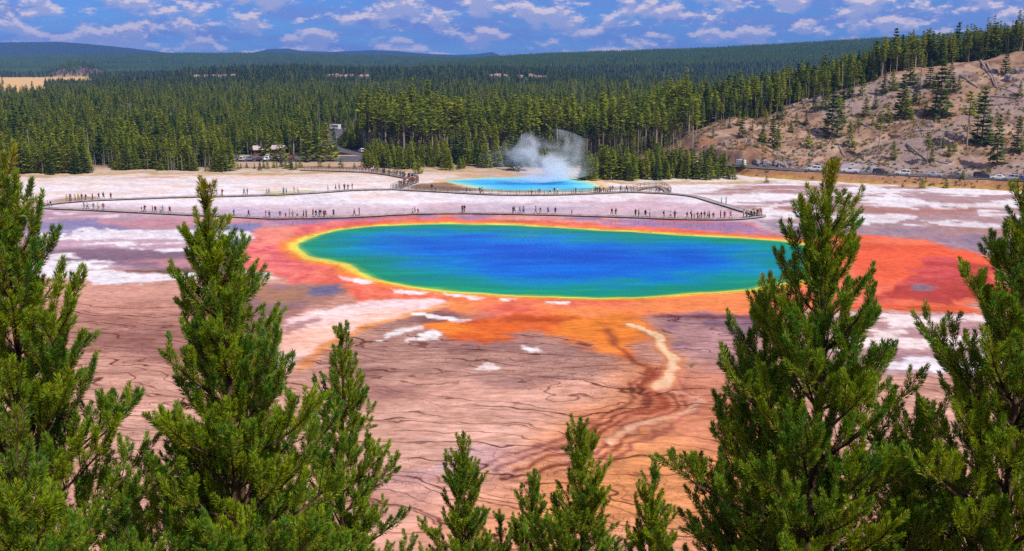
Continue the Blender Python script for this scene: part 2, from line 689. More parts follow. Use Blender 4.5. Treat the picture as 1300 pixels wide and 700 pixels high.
    hb = t.math('MULTIPLY', t.noise(t.co((0.5, 0.8, 0.8)), 1.0, 3, 0.65), t.math('SUBTRACT', 1.0, wetv, clamp=True))
    m = t.bsdf(c, rough, spec, bump=hb, bstr=0.5, bdist=0.12, ior=1.16)
    o = obj('ground', me, m)
    tag(o, kind='structure')
    return o


def paint(X, Y, Z, sdp, sdg):
    N = len(X)
    col = np.zeros((N, 3))
    wet = np.zeros(N)
    terr = np.zeros(N)
    # warp fields, in metres
    w1 = fbm(X / 9, Y / 12, 21, 5, 0.6) - 0.5
    w2 = fbm(X / 9, Y / 12, 41, 5, 0.6) - 0.5
    hf = fbm(X / 2.6, Y / 2.0, 171, 4, 0.65) - 0.5
    hs = fbm(X / 4.5, Y / 1.6, 181, 4, 0.65) - 0.5
    w3 = fbm(X / 40, Y / 55, 61, 4) - 0.5
    w4 = fbm(X / 40, Y / 55, 71, 4) - 0.5
    n1 = fbm(X / 14, Y / 14, 81, 5)
    n2 = fbm(X / 45, Y / 30, 91, 5)
    nstr = fbm(X / 17 + w1 * 0.8, Y / 7 + w2 * 0.8, 101, 5, 0.6)
    nstr2 = fbm(X / 36 + 3 + w3 * 0.8, Y / 13 + w4, 111, 5, 0.6)
    bas = (Y > 66) & (Y < 420)
    # rows of the open basin, from the forest edge to the near terraces
    rows = [(214, (196, 172, 150)), (224, (224, 205, 194)), (236, (233, 224, 222)), (256, (230, 222, 224)), (266, (206, 182, 186)), (285, (182, 148, 154)),
            (330, (160, 118, 120)), (362, (204, 150, 130)), (420, (192, 142, 122)), (480, (204, 156, 135)), (560, (214, 168, 146)), (640, (212, 160, 140)), (720, (214, 164, 146))]
    D = np.array([gpt(CX, r[0])[1] for r in rows])[::-1]
    C = np.array([lin(r[1]) for r in rows])[::-1]
    yw = Y + w4 * 10
    for k in range(3):
        col[:, k] = np.interp(yw, D, C[:, k])
    terr += sstep(-4, 8, 168 - Y)

    def lay(mask, c, k=1.0):
        m = (np.clip(mask, 0, 1) * k)[:, None]
        col[:] = col * (1 - m) + lin(c)[None, :] * m

    def poly(P, soft=1.0, warp=1.0, big=0.0, rag=2.2):
        g = G(P)
        out = np.zeros(N)
        x0, y0 = g.min(0) - 14
        x1, y1 = g.max(0) + 14
        s = bas & (X > x0) & (X < x1) & (Y > y0) & (Y < y1)
        if s.any():
            sd = signed_dist(X[s] + w1[s] * warp * 8 + w3[s] * big * 20, Y[s] + w2[s] * warp * 10 + w4[s] * big * 24, g)
            out[s] = sstep(-soft, soft, sd + (hf[s] + hs[s]) * rag)
        return out

    def stroke(P, width, soft=0.5, warp=0.6):
        g = G(P)
        out = np.zeros(N)
        x0, y0 = g.min(0) - 10
        x1, y1 = g.max(0) + 10
        s = bas & (X > x0) & (X < x1) & (Y > y0) & (Y < y1)
        d = line_dist(X[s] + w1[s] * warp * 5, Y[s] + w2[s] * warp * 7, g) + (hf[s] + hs[s]) * min(1.6, width * 0.9)
        out[s] = 1 - sstep(width - soft, width + soft, d)
        return out

    # --- far flats
    far = sstep(285, 300, Y) * sstep(420, 400, Y)
    lay(far * sstep(0.50, 0.66, nstr), (205, 172, 150), 0.6)
    lay(far * sstep(0.60, 0.70, nstr2) * sstep(335, 350, Y), (188, 142, 104), 0.6)
    lay(stroke([(-100, 226), (60, 225), (180, 219.5), (300, 221), (420, 219), (520, 217), (640, 219), (740, 228), (830, 233), (930, 231), (960, 231)], 4, 3, 3), (176, 146, 74), 0.75)
    lay(poly([(330, 249), (345, 244), (395, 242), (400, 246), (350, 250)], 2), (186, 180, 120), 0.8)
    lay(poly([(68, 258), (75, 252), (115, 250), (130, 254), (90, 258)], 2), (146, 104, 58), 0.8)
    lay(poly([(30, 262), (40, 254), (62, 256), (45, 266), (30, 270)], 2), (222, 150, 140), 0.8)
    # --- between and below the walks
    m = poly([(225, 274), (300, 262), (380, 270), (360, 279), (290, 279)], 4, 2)
    lay(m, (188, 168, 188), 0.8)
    m = poly([(490, 272), (560, 256), (700, 254), (850, 252), (930, 262), (960, 276), (860, 280), (700, 275)], 4, 2)
    lay(m * sstep(0.36, 0.60, nstr), (198, 168, 174), 0.95)
    lay(m * sstep(0.50, 0.66, nstr2), (186, 172, 192), 0.7)
    m = poly([(30, 266), (130, 270), (300, 278), (430, 279), (430, 290), (330, 300), (330, 345), (60, 340), (20, 300)], 2, 1)
    lay(m, (186, 148, 156), 0.9)
    wet = np.maximum(wet, m * 0.7)
    lay(poly([(60, 269), (150, 274), (130, 280), (50, 277)], 1.5, 1.5) * sstep(0.4, 0.6, nstr), (232, 208, 204), 0.9)
    m = poly([(100, 283), (200, 276), (345, 278), (350, 286), (250, 288), (150, 291)], 2, 1.5)
    lay(m, (206, 142, 142), 0.9)
    lay(m * sstep(0.5, 0.62, n1), (232, 176, 166), 0.6)
    m = poly([(20, 279), (110, 282), (190, 289), (130, 295), (30, 296)], 2, 1.5) * 0.9
    m = np.maximum(m, poly([(245, 285), (335, 283), (345, 290), (318, 303), (290, 315), (240, 312)], 2, 1.2))
    lay(m, (126, 118, 158), 0.9)
    wet = np.maximum(wet, m)
    m = poly([(50, 314), (170, 316), (340, 322), (345, 346), (250, 346), (150, 336), (60, 326)], 2, 1.2)
    lay(m, (128, 96, 106), 0.95)
    wet = np.maximum(wet, m * 0.6)
    lay(poly([(180, 330), (300, 322), (345, 328), (340, 336), (220, 338)], 2, 1.2), (196, 134, 130), 0.8)
    lay(poly([(165, 344), (255, 339), (350, 341), (350, 348), (210, 348)], 1, 1.0), (104, 76, 44), 0.9)
    white = poly([(40, 294), (150, 291.5), (250, 290), (322, 296), (312, 305), (250, 309), (235, 316), (205, 320), (170, 314), (110, 312), (50, 308)], 0.8, 1.5)
    white *= 1 - 0.85 * sstep(0.52, 0.60, nstr)
    white = np.maximum(white, poly([(60, 323), (95, 322), (104, 326), (70, 330)], 0.6, 0.6))
    white = np.maximum(white, poly([(40, 331), (110, 329), (155, 332), (160, 336), (125, 341), (175, 348), (260, 346), (345, 344), (345, 352), (260, 355), (180, 360), (120, 362), (90, 352), (40, 348)], 0.8, 1.1))
    white *= 1 - 0.8 * sstep(0.56, 0.62, nstr2 * 0.5 + nstr * 0.5)
    white *= 1 - 0.35 * sstep(0.05, 0.2, hs)
    lay(white, (234, 228, 228))
    terr *= 1 - white
    wet *= 1 - white
    lay(poly([(325, 346), (420, 344), (440, 352), (330, 356)], 1, 0.6), (226, 214, 186), 0.5)
    # --- right-hand flats: white sinter crossed by brown and mauve runs
    rf = poly([(960, 232), (1400, 244), (1420, 330), (1255, 325), (1170, 303), (1010, 300), (965, 280), (930, 262), (880, 248)], 3, 2)
    gy = sstep(gpt(1000, 252)[1], gpt(1000, 292)[1], Y)
    lay(rf, (232, 224, 224), 0.9)
    lay(rf * sstep(0.50 - 0.08 * gy, 0.56 - 0.08 * gy, nstr * 0.6 + nstr2 * 0.4), (150, 112, 112), 0.85)
    lay(rf * sstep(0.56, 0.66, nstr2), (172, 124, 112), 0.6)
    m = poly([(960, 276), (1000, 284), (1100, 287), (1250, 298), (1330, 300), (1330, 330), (1255, 325), (1170, 304), (1010, 301)], 2, 1.5)
    lay(m * (1 - 0.8 * sstep(0.54, 0.62, nstr)), (146, 124, 140), 0.9)
    wet = np.maximum(wet, m * 0.6)
    m = poly([(965, 272), (1000, 264), (1100, 262), (1250, 262), (1250, 280), (1100, 282), (1000, 280)], 3, 2)
    lay(m * sstep(0.42, 0.60, nstr2), (166, 112, 96), 0.75)
    # --- algae apron round the spring
    ap = poly([(300, 315), (312, 300), (345, 291), (390, 285), (470, 279), (560, 276), (700, 279), (830, 287), (960, 298), (1020, 301), (1100, 299), (1165, 303),
               (1200, 318), (1262, 326), (1275, 360), (1240, 392), (1140, 389), (1060, 385), (970, 398), (800, 404), (640, 404), (560, 397), (520, 383), (460, 392),
               (430, 376), (400, 362), (345, 350), (312, 338)], 1.6, 1.0)
    lay(ap, (228, 112, 84))
    terr *= 1 - ap
    wet = np.maximum(wet * (1 - ap), ap * 0.35)
    left = ap * sstep(gpt(470, 320)[0], gpt(370, 320)[0], X)
    lay(left, (228, 108, 104), 0.9)
    swl = np.abs(((fbm(X / 30 + w3 * 1.5, Y / 26 + w4 * 1.5, 191, 3) * 7) % 1.0) - 0.5) * 2
    lay(left * sstep(0.55, 0.95, swl), (188, 82, 98), 0.8)
    lay(left * sstep(0.35, 0.0, swl), (240, 146, 126), 0.6)
    lay(ap * (1 - left) * sstep(0.6, 0.95, swl), (206, 84, 58), 0.55)
    lay(ap * (1 - left) * sstep(0.35, 0.0, swl), (240, 142, 92), 0.5)
    lay(left * sstep(0.57, 0.68, n1), (240, 150, 120), 0.7)
    top = poly([(330, 279), (470, 274), (600, 273), (760, 277), (900, 281), (960, 284), (990, 300), (840, 289), (700, 281), (560, 277), (460, 280), (380, 287)], 1.5, 0.8)
    lay(top, (214, 120, 118), 0.95)
    lay(top * sstep(0.46, 0.56, nstr), (156, 122, 158), 0.85)
    lay(top * sstep(0.58, 0.66, nstr2), (242, 160, 120), 0.8)
    wet = np.maximum(wet, top * 0.95)
    right = ap * sstep(gpt(1030, 330)[0], gpt(1090, 330)[0], X)
    lay(right, (226, 94, 56), 0.95)
    lay(right * sstep(0.52, 0.66, nstr2), (236, 122, 84), 0.8)
    m = poly([(1148, 356), (1175, 346), (1168, 334), (1195, 330), (1262, 338), (1275, 375), (1220, 388), (1150, 384), (1110, 380), (1140, 368)], 0.8, 1.2)
    lay(m, (176, 62, 54), 0.9)
    lay(m * sstep(0.5, 0.62, nstr), (200, 84, 80), 0.8)
    lay(poly([(1156, 365), (1172, 361), (1192, 366), (1185, 371), (1165, 370)], 0.6, 0.6), (128, 112, 124), 0.9)
    m = stroke([(1040, 388), (1140, 391), (1240, 394)], 1.8, 1.5, 1)
    lay(m, (228, 94, 44), 0.9)
    # ring of colour against the water's edge
    do = -sdp
    ringn = do * 1.45 + w1 * 3.0 + w3 * 5.0 + (hf + hs) * 2.2
    near = do > 0
    lay(np.where(near, 1 - sstep(2.4, 6.0, ringn), 0), (236, 132, 56), 0.95)
    lay(np.where(near, 1 - sstep(0.9, 2.4, ringn), 0), (240, 180, 62), 0.95)
    lay(np.where(near, 1 - sstep(0.1, 1.1, ringn), 0), (238, 214, 84), 0.95)
    lay(np.where(sdp > 0, 1, 0), (190, 180, 90), 1.0)
    # --- front apron
    m = poly([(505, 374), (600, 381), (720, 386), (850, 384), (960, 373), (975, 392), (830, 402), (700, 407), (600, 402), (540, 392)], 1.6, 0.8)
    lay(m * sstep(0.34, 0.58, n1), (240, 140, 74), 0.85)
    lay(m * sstep(0.55, 0.68, nstr), (226, 104, 66), 0.7)
    m = poly([(440, 428), (470, 408), (540, 392), (610, 396), (700, 410), (760, 430), (800, 455), (740, 480), (560, 480), (430, 470)], 3, 1)
    lay(m, (178, 138, 122), 0.75)
    lay(m * sstep(0.5, 0.64, nstr), (126, 92, 90), 0.6)
    lay(poly([(530, 396), (560, 385), (600, 398), (625, 420), (600, 428), (560, 412)], 2, 1), (104, 80, 88), 0.8)
    m = poly([(556, 408), (610, 401), (700, 399), (800, 401), (838, 410), (820, 428), (808, 450), (785, 457), (755, 450), (730, 432), (690, 424), (640, 434), (590, 424)], 1.8, 1.4)
    lay(m, (218, 98, 26), 0.95)
    lay(m * sstep(0.50, 0.64, n1), (240, 140, 46), 0.8)
    lay(m * sstep(0.54, 0.66, nstr), (166, 66, 22), 0.8)
    wet = np.maximum(wet, m * 0.35)
    terr *= 1 - 0.8 * m
    # mauve shelf right of the channel
    m = poly([(850, 403), (975, 398), (990, 440), (960, 475), (900, 470), (870, 440)], 2, 1.2)
    lay(m, (176, 138, 138), 0.8)
    lay(m * sstep(0.52, 0.62, n1), (122, 96, 118), 0.7)
    lay(stroke([(840, 404), (900, 404), (970, 400)], 1.0, 0.8, 0.8), (118, 66, 62), 0.85)
    # --- pink-white outwash tongue
    m = poly([(545, 378), (500, 376), (460, 384), (410, 392), (362, 404), (348, 420), (348, 445), (372, 470), (395, 462), (412, 440), (440, 424), (480, 408), (540, 394), (575, 385)], 1.2, 0.7)
    lay(m, (240, 208, 202))
    lay(m * sstep(0.56, 0.70, n2), (240, 176, 138), 0.7)
    terr *= 1 - m
    lay(stroke([(575, 385), (535, 395), (475, 411), (435, 428), (408, 446), (385, 468)], 1.0, 0.8, 0.5), (228, 148, 78), 0.85)
    lay(poly([(360, 414), (400, 402), (405, 406), (365, 424), (352, 424)], 0.7, 0.8), (150, 104, 104), 0.8)
    # dark wet lobe left of the tongue
    m = poly([(300, 372), (340, 362), (400, 360), (432, 366), (434, 373), (400, 384), (360, 402), (330, 420), (290, 410)], 1.5, 0.8)
    lay(m, (146, 104, 106), 0.9)
    lay(m * sstep(0.5, 0.6, nstr), (166, 118, 66), 0.7)
    lay(poly([(392, 366), (424, 363), (434, 369), (415, 376), (390, 374)], 0.8, 0.4), (104, 96, 122), 0.95)
    wet = np.maximum(wet, m * 0.6)
    terr *= 1 - 0.7 * m
    lay(poly([(300, 350), (332, 345), (338, 350), (325, 356), (300, 357)], 0.6, 0.4), (84, 62, 58), 0.8)
    # --- lower terraces turn orange towards the right
    m = poly([(660, 560), (730, 515), (790, 455), (880, 470), (960, 540), (1000, 720), (560, 720), (600, 640)], 8, 1, 1)
    lay(m, (224, 150, 90), 0.9)
    # --- overflow channel and its braided run
    run = [(806, 414), (828, 424), (848, 438), (856, 452), (855, 466), (848, 482), (842, 494)]
    lay(poly([(820, 452), (870, 470), (900, 500), (880, 530), (820, 560), (740, 575), (690, 585), (740, 540), (800, 520), (790, 480)], 4, 1.2), (196, 122, 88), 0.8)
    for off, wd, c in ((0, .36, (116, 46, 26)), (-14, .32, (122, 52, 32)), (-29, .42, (122, 54, 36)), (-45, .36, (146, 84, 62)), (12, .28, (140, 72, 52)), (25, .3, (150, 86, 68))):
        P = [(846 + off * 0.5, 466), (842 + off * 0.9, 490), (854 + off * 1.1, 506), (850 + off * 1.2, 520), (822 + off * 1.3, 540), (784 + off * 1.5, 558), (735 + off * 1.7, 580), (690 + off * 1.8, 604)]
        lay(stroke(P, wd, 0.3, 0.9), c, 0.9)
    lay(stroke([(842, 494), (868, 502), (884, 508), (872, 520), (846, 532), (815, 548), (770, 566)], 0.45, 0.35, 1.0), (238, 190, 150), 0.8)
    lay(stroke([(770, 420), (784, 440), (812, 462), (828, 488), (836, 506), (820, 530)], 0.8, 0.7, 1.4), (150, 70, 40), 0.8)
    terr *= 1 - stroke(run, 1.6, 0.6, 1.0)
    lay(stroke(run, 1.3, 0.6, 1.0), (206, 128, 84), 0.9)
    lay(stroke(run, 0.6, 0.3, 1.0), (244, 206, 158), 0.95)
    m = poly([(440, 575), (560, 565), (680, 575), (660, 610), (560, 620), (440, 610)], 5, 1.5)
    lay(m * sstep(0.44, 0.6, nstr), (178, 150, 158), 0.7)
    m = poly([(60, 395), (340, 400), (345, 470), (300, 500), (90, 440)], 5, 1.5)
    lay(m * sstep(0.46, 0.64, n2 * 0.6 + nstr * 0.4), (138, 94, 86), 0.75)
    m = poly([(400, 450), (700, 460), (720, 520), (560, 500), (420, 520)], 5, 1.5)
    lay(m * sstep(0.44, 0.60, nstr2), (150, 106, 100), 0.7)
    m = poly([(860, 470), (960, 460), (1010, 520), (960, 600), (860, 540)], 6, 1.5)
    lay(m, (190, 122, 104), 0.6)
    # --- right lower flats
    m = poly([(1020, 398), (1300, 398), (1420, 420), (1420, 470), (1300, 476), (1100, 476), (1000, 430)], 1.5, 1)
    lay(m, (182, 142, 140), 0.9)
    lay(m * sstep(0.48, 0.54, nstr), (232, 214, 208), 0.9)
    lay(m * sstep(0.56, 0.66, nstr2), (150, 114, 124), 0.8)
    lay(poly([(1105, 452), (1200, 454), (1320, 450), (1320, 466), (1200, 470), (1110, 468)], 1, 1), (236, 226, 226), 0.95)
    terr *= 1 - m
    # --- white shelves on the rim and loose white patches
    for P in ([(430, 352), (452, 355), (478, 360), (460, 362), (434, 357)], [(500, 367), (530, 368), (546, 370), (532, 373), (506, 370)],
              [(550, 372), (590, 375), (625, 379), (600, 381), (562, 377)], [(640, 379.5), (658, 380.5), (652, 383), (638, 382)],
              [(695, 383), (726, 384), (718, 387), (697, 386)], [(336, 404), (348, 401), (352, 404), (340, 408)],
              [(525, 397), (540, 395), (575, 400), (606, 404), (590, 407), (550, 403)],
              [(488, 423), (510, 415), (540, 411), (545, 415), (520, 420), (495, 428)], [(476, 436), (492, 427), (497, 431), (484, 437)],
              [(538, 424), (556, 417), (567, 422), (562, 430), (540, 431)], [(518, 430), (532, 426), (536, 430), (522, 434)],
              [(660, 441), (668, 437), (682, 441), (684, 446), (670, 449)], [(608, 469), (611, 458), (617, 462), (630, 466), (622, 470)]):
        mk = poly(P, 0.35, 0.5, 0, 1.5)
        mk *= 1 - 0.45 * sstep(0.02, 0.16, hf)
        lay(mk, (236, 228, 222))
        terr *= 1 - mk
    # --- beyond the basin: forest floor, meadow, far hills
    lay(sstep(372, 392, Y + w1 * 18) * 0.95, (120, 96, 62))
    lay(sstep(400, 440, Y), (44, 48, 26))
    lay(sstep(1000, 1400, Y), (66, 80, 34))
    lay(sstep(5000, 7000, Y), (44, 58, 40))
    t = X / np.maximum(Y, 1)
    tm = ray(118, 100)
    mead = (Y > 1080) & (Y < 2560)
    tm2 = ray(64, 104)
    t = np.where(Y < 1750, t + tm[0] / tm[1] - tm2[0] / tm2[1], t)
    lay(np.where(mead, sstep(tm[0] / tm[1] + 0.015, tm[0] / tm[1] - 0.015, t + w3 * 0.03), 0) * sstep(1080, 1200, Y) * (1 - sstep(2480, 2600, Y)), (222, 180, 118))
    t = X / np.maximum(Y, 1)
    kn = ((Y > 2450) & (Y < 2950) & (t < ray(165, 90)[0] / ray(165, 90)[1]) & (t > ray(15, 90)[0] / ray(15, 90)[1]) & (Z > 5))
    lay(kn * 1.0, (112, 88, 88), 0.95)
    # slope under the viewpoint
    lay(sstep(68, 58, Y), (110, 92, 66))
    # bare right-hand hill
    yt = toe_y(X)
    d = Y - yt
    yc = np.interp(X, CREST_X, CREST_Y)
    hm = np.where((X > 34) & (X < 420) & (d > -1) & (Y < 1500), 1.0, 0.0) * sstep(44, 66, X)
    bare = hm * (1 - sstep(14, 34, Y - yc + w1 * 26))
    lay(bare, (162, 130, 106))
    lay(bare * sstep(0.48, 0.62, n1), (180, 152, 130), 0.8)
    lay(bare * sstep(0.54, 0.66, fbm(X / 5, Y / 5, 131, 4)), (112, 86, 70), 0.8)
    lay(bare * sstep(0.56, 0.64, n2), (150, 132, 128), 0.7)
    lay(hm * (1 - sstep(3.5, 6.0, d)), (158, 112, 78), 0.9)
    lay(hm * (1 - sstep(0.5, 3.0, np.abs(d + 0.5 + w1 * 3))), (182, 148, 62), 0.8)
    cutm = np.where((X > 60) & (X < 100) & (d > 12) & (d < 30), 1.0, 0.0) * bare
    lay(cutm * sstep(0.40, 0.6, fbm(X / 3.5, Y / 2.5, 151, 4)), (172, 120, 80), 0.7)
    lay(cutm * sstep(0.52, 0.64, fbm(X / 2.5, Y / 2.0, 161, 4)), (104, 92, 90), 0.8)
    gp = np.where((X > 98) & (X < 118) & (d > 12) & (d < 24), 1.0, 0.0)
    lay(gp * sstep(0.36, 0.6, n1), (156, 146, 152), 0.8)
    # ochre bank and brown mound beside the steaming pool
    lay(np.where(sdg < 0, 1 - sstep(1, 4.5, -sdg + w1 * 3), 0), (214, 176, 112), 0.8)
    lay(poly([(520, 243), (535, 234), (560, 231), (590, 236), (606, 243), (560, 245)], 2.0, 1), (134, 96, 60), 0.9)
    lay(poly([(560, 222), (640, 219), (720, 222), (700, 225), (600, 226)], 3, 1), (196, 152, 118), 0.8)
    # gravel round the car park
    pk = (np.abs(X - PARK_C[0] - 20) < 66) & (Y > 386) & (Y < 436)
    lay(np.where(pk, 1.0, 0.0) * sstep(0.34, 0.5, n1 + 0.1), (196, 166, 138), 0.9)
    open_ = bas * (1 - sstep(360, 380, Y))
    k = 1 + (0.28 * hs + 0.40 * hf + 0.5 * (nstr - 0.5)) * open_
    col = col * k[:, None]
    return np.clip(col, 0.003, 0.9), np.clip(wet, 0, 1), np.clip(terr, 0, 1)


GROUND = ground()


# ------------------------------------------------------------------ water of the two springs
def water(name, outline, zlev, stops, label_mat, ringsn=44):
    cen = outline.mean(0)
    n = len(outline)
    s = 1 - (1 - np.linspace(0.0, 1.0, ringsn + 1)[1:]) ** 1.7
    P = [cen[None, :]] + [cen + (outline - cen) * k for k in s]
    V = np.concatenate(P)
    Tq = []
    for k in range(len(s) - 1):
        a = 1 + k * n + np.arange(n)
        b = 1 + k * n + (np.arange(n) + 1) % n
        Tq.append(np.stack([a, a + n, b + n, b], 1))
    Tq = np.concatenate(Tq)
    a = 1 + np.arange(n)
    b = 1 + (np.arange(n) + 1) % n
    tri = np.stack([np.zeros(n, int), a, b, b], 1)
    verts = [(float(p[0]), float(p[1]), zlev) for p in V]
    me = bpy.data.meshes.new(name)
    me.from_pydata(verts, [], [tuple(q) for q in Tq.tolist()] + [tuple(q[:3]) for q in tri.tolist()])
    me.update()
    sd = np.maximum(signed_dist(V[:, 0], V[:, 1], outline), 0)
    sd[1 + (len(s) - 1) * n:] = 0
    wr = (fbm(V[:, 0] / 9, V[:, 1] / 7, 7, 5, 0.6) - 0.5)
    d = np.maximum(sd + wr * np.minimum(sd, 14) * 1.5, 0)
    ds = [q[0] for q in stops]
    cs = np.array([lin(q[1]) for q in stops])
    C = np.stack([np.interp(d, ds, cs[:, k]) for k in range(3)], 1)
    st = fbm(V[:, 0] / 30, V[:, 1] / 5, 17, 4)
    C *= (1 + 0.35 * (st - 0.5))[:, None]
    set_col(me, 'Col', np.clip(C, 0, 1))
    o = obj(name, me, label_mat)
    tag(o, kind='structure')
    return o


def water_mat(name, spec, rough, lift):
    t = NT(name)
    c = t.attr('Col').outputs['Color']
    rip = t.noise(t.co((0.05, 0.20, 1)), 1.0, 7, 0.66, 0.4)
    c = t.mix(t.ramp(rip, 0.46, 0.64, 0.0, lift), c, t.mix(1.0, c, (1.0, 1.5, 1.28, 1), 'MULTIPLY'))
    wv = t.noise(t.co((0.7, 1.6, 1)), 1.0, 3, 0.6)
    return t.bsdf(c, rough, spec, bump=wv, bstr=0.25, bdist=0.05, ior=1.04)


water('spring_water', POOL, 0.012, [(0, (238, 206, 70)), (0.4, (212, 204, 76)), (0.9, (106, 164, 80)), (2.0, (16, 136, 96)), (6, (0, 132, 122)), (11, (0, 128, 158)),
                                    (16, (0, 114, 184)), (23, (0, 94, 192)), (32, (0, 78, 184)), (45, (0, 74, 180))], water_mat('spring_water', 0.5, 0.18, 0.6), 70)
water('geyser_water', GEYSER, 0.012, [(0, (206, 220, 176)), (1.5, (160, 216, 196)), (4, (120, 206, 226)), (8, (84, 190, 240)), (16, (64, 178, 242))], water_mat('geyser_water', 0.5, 0.2, 0.4), 20)


# ------------------------------------------------------------------ road and car park
def ribbon(name, P, width, zf, mat, lift=0.03):
    P = np.asarray(P)
    V, Fq = [], []
    for i, p in enumerate(P):
        d = P[min(i + 1, len(P) - 1)] - P[max(i - 1, 0)]
        d = d / np.hypot(*d)
        n = np.array([-d[1], d[0]])
        for s in (-0.5, -0.17, 0.17, 0.5):
            q = p + n * width * s
            V.append((q[0], q[1], zf(q[0], q[1]) + lift))
    for i in range(len(P) - 1):
        for k in range(3):
            a = i * 4 + k
            Fq.append((a, a + 1, a + 5, a + 4))
    me = bpy.data.meshes.new(name)
    me.from_pydata(V, [], Fq)
    bm = bmesh.new()
    bm.from_mesh(me)
    bmesh.ops.recalc_face_normals(bm, faces=bm.faces)
    if sum(f.normal.z for f in bm.faces) < 0:
        bmesh.ops.reverse_faces(bm, faces=bm.faces)
    bm.to_mesh(me)
    bm.free()
    return obj(name, me, mat)


plain('asphalt', (104, 100, 104), 0.9, 0.2, 0.3, 0.6)
plain('line_paint', (226, 220, 190), 0.8, 0.2, 0.2, 2)
road_z = lambda x, y: float(hgt(x, y)) + 0.10


def flat_road_z(x, y):
    i = np.argmin(np.hypot(ROAD_LINE[:, 0] - x, ROAD_LINE[:, 1] - y))
    p = ROAD_LINE[i]
    return float(hgt(p[0], p[1])) + 0.14


tag(ribbon('road', ROAD_LINE, 7.4, flat_road_z, MATS['asphalt']), kind='structure')
tag(ribbon('road_edge_line', ROAD_LINE[:60] + np.array([0, -3.1]), 0.18, flat_road_z, MATS['line_paint'], 0.045), kind='structure')
tag(ribbon('access_road', ACCESS, 7.5, road_z, MATS['asphalt'], 0.06), kind='structure')
mb = MB().quad_box((PARK_C[0] - PARK_HX, PARK_C[1] - PARK_HY, 0.0), (PARK_C[0] + PARK_HX + 28, PARK_C[1] + PARK_HY, 0.16))
tag(mb.build('parking_lot', MATS['asphalt']), kind='structure')


# ------------------------------------------------------------------ foreground pines, needle by needle
def bark_mat():
    t = NT('bark')
    v = t.co((9, 9, 2.5))
    nz = t.noise(v, 1.0, 5, 0.65)
    c = t.mix(t.ramp(nz, 0.35, 0.65), lin4((48, 33, 25)), lin4((118, 92, 76)))
    return t.bsdf(c, 0.95, 0.1, bump=nz, bstr=0.6, bdist=0.02)


def needle_mat():
    t = NT('needles')
    c = t.attr('Col').outputs['Color']
    return t.bsdf(c, 0.45, 0.35, trans=(0.30, t.mix(1.0, c, (1.5, 1.35, 0.45, 1), 'MULTIPLY')))


bark_mat()
needle_mat()


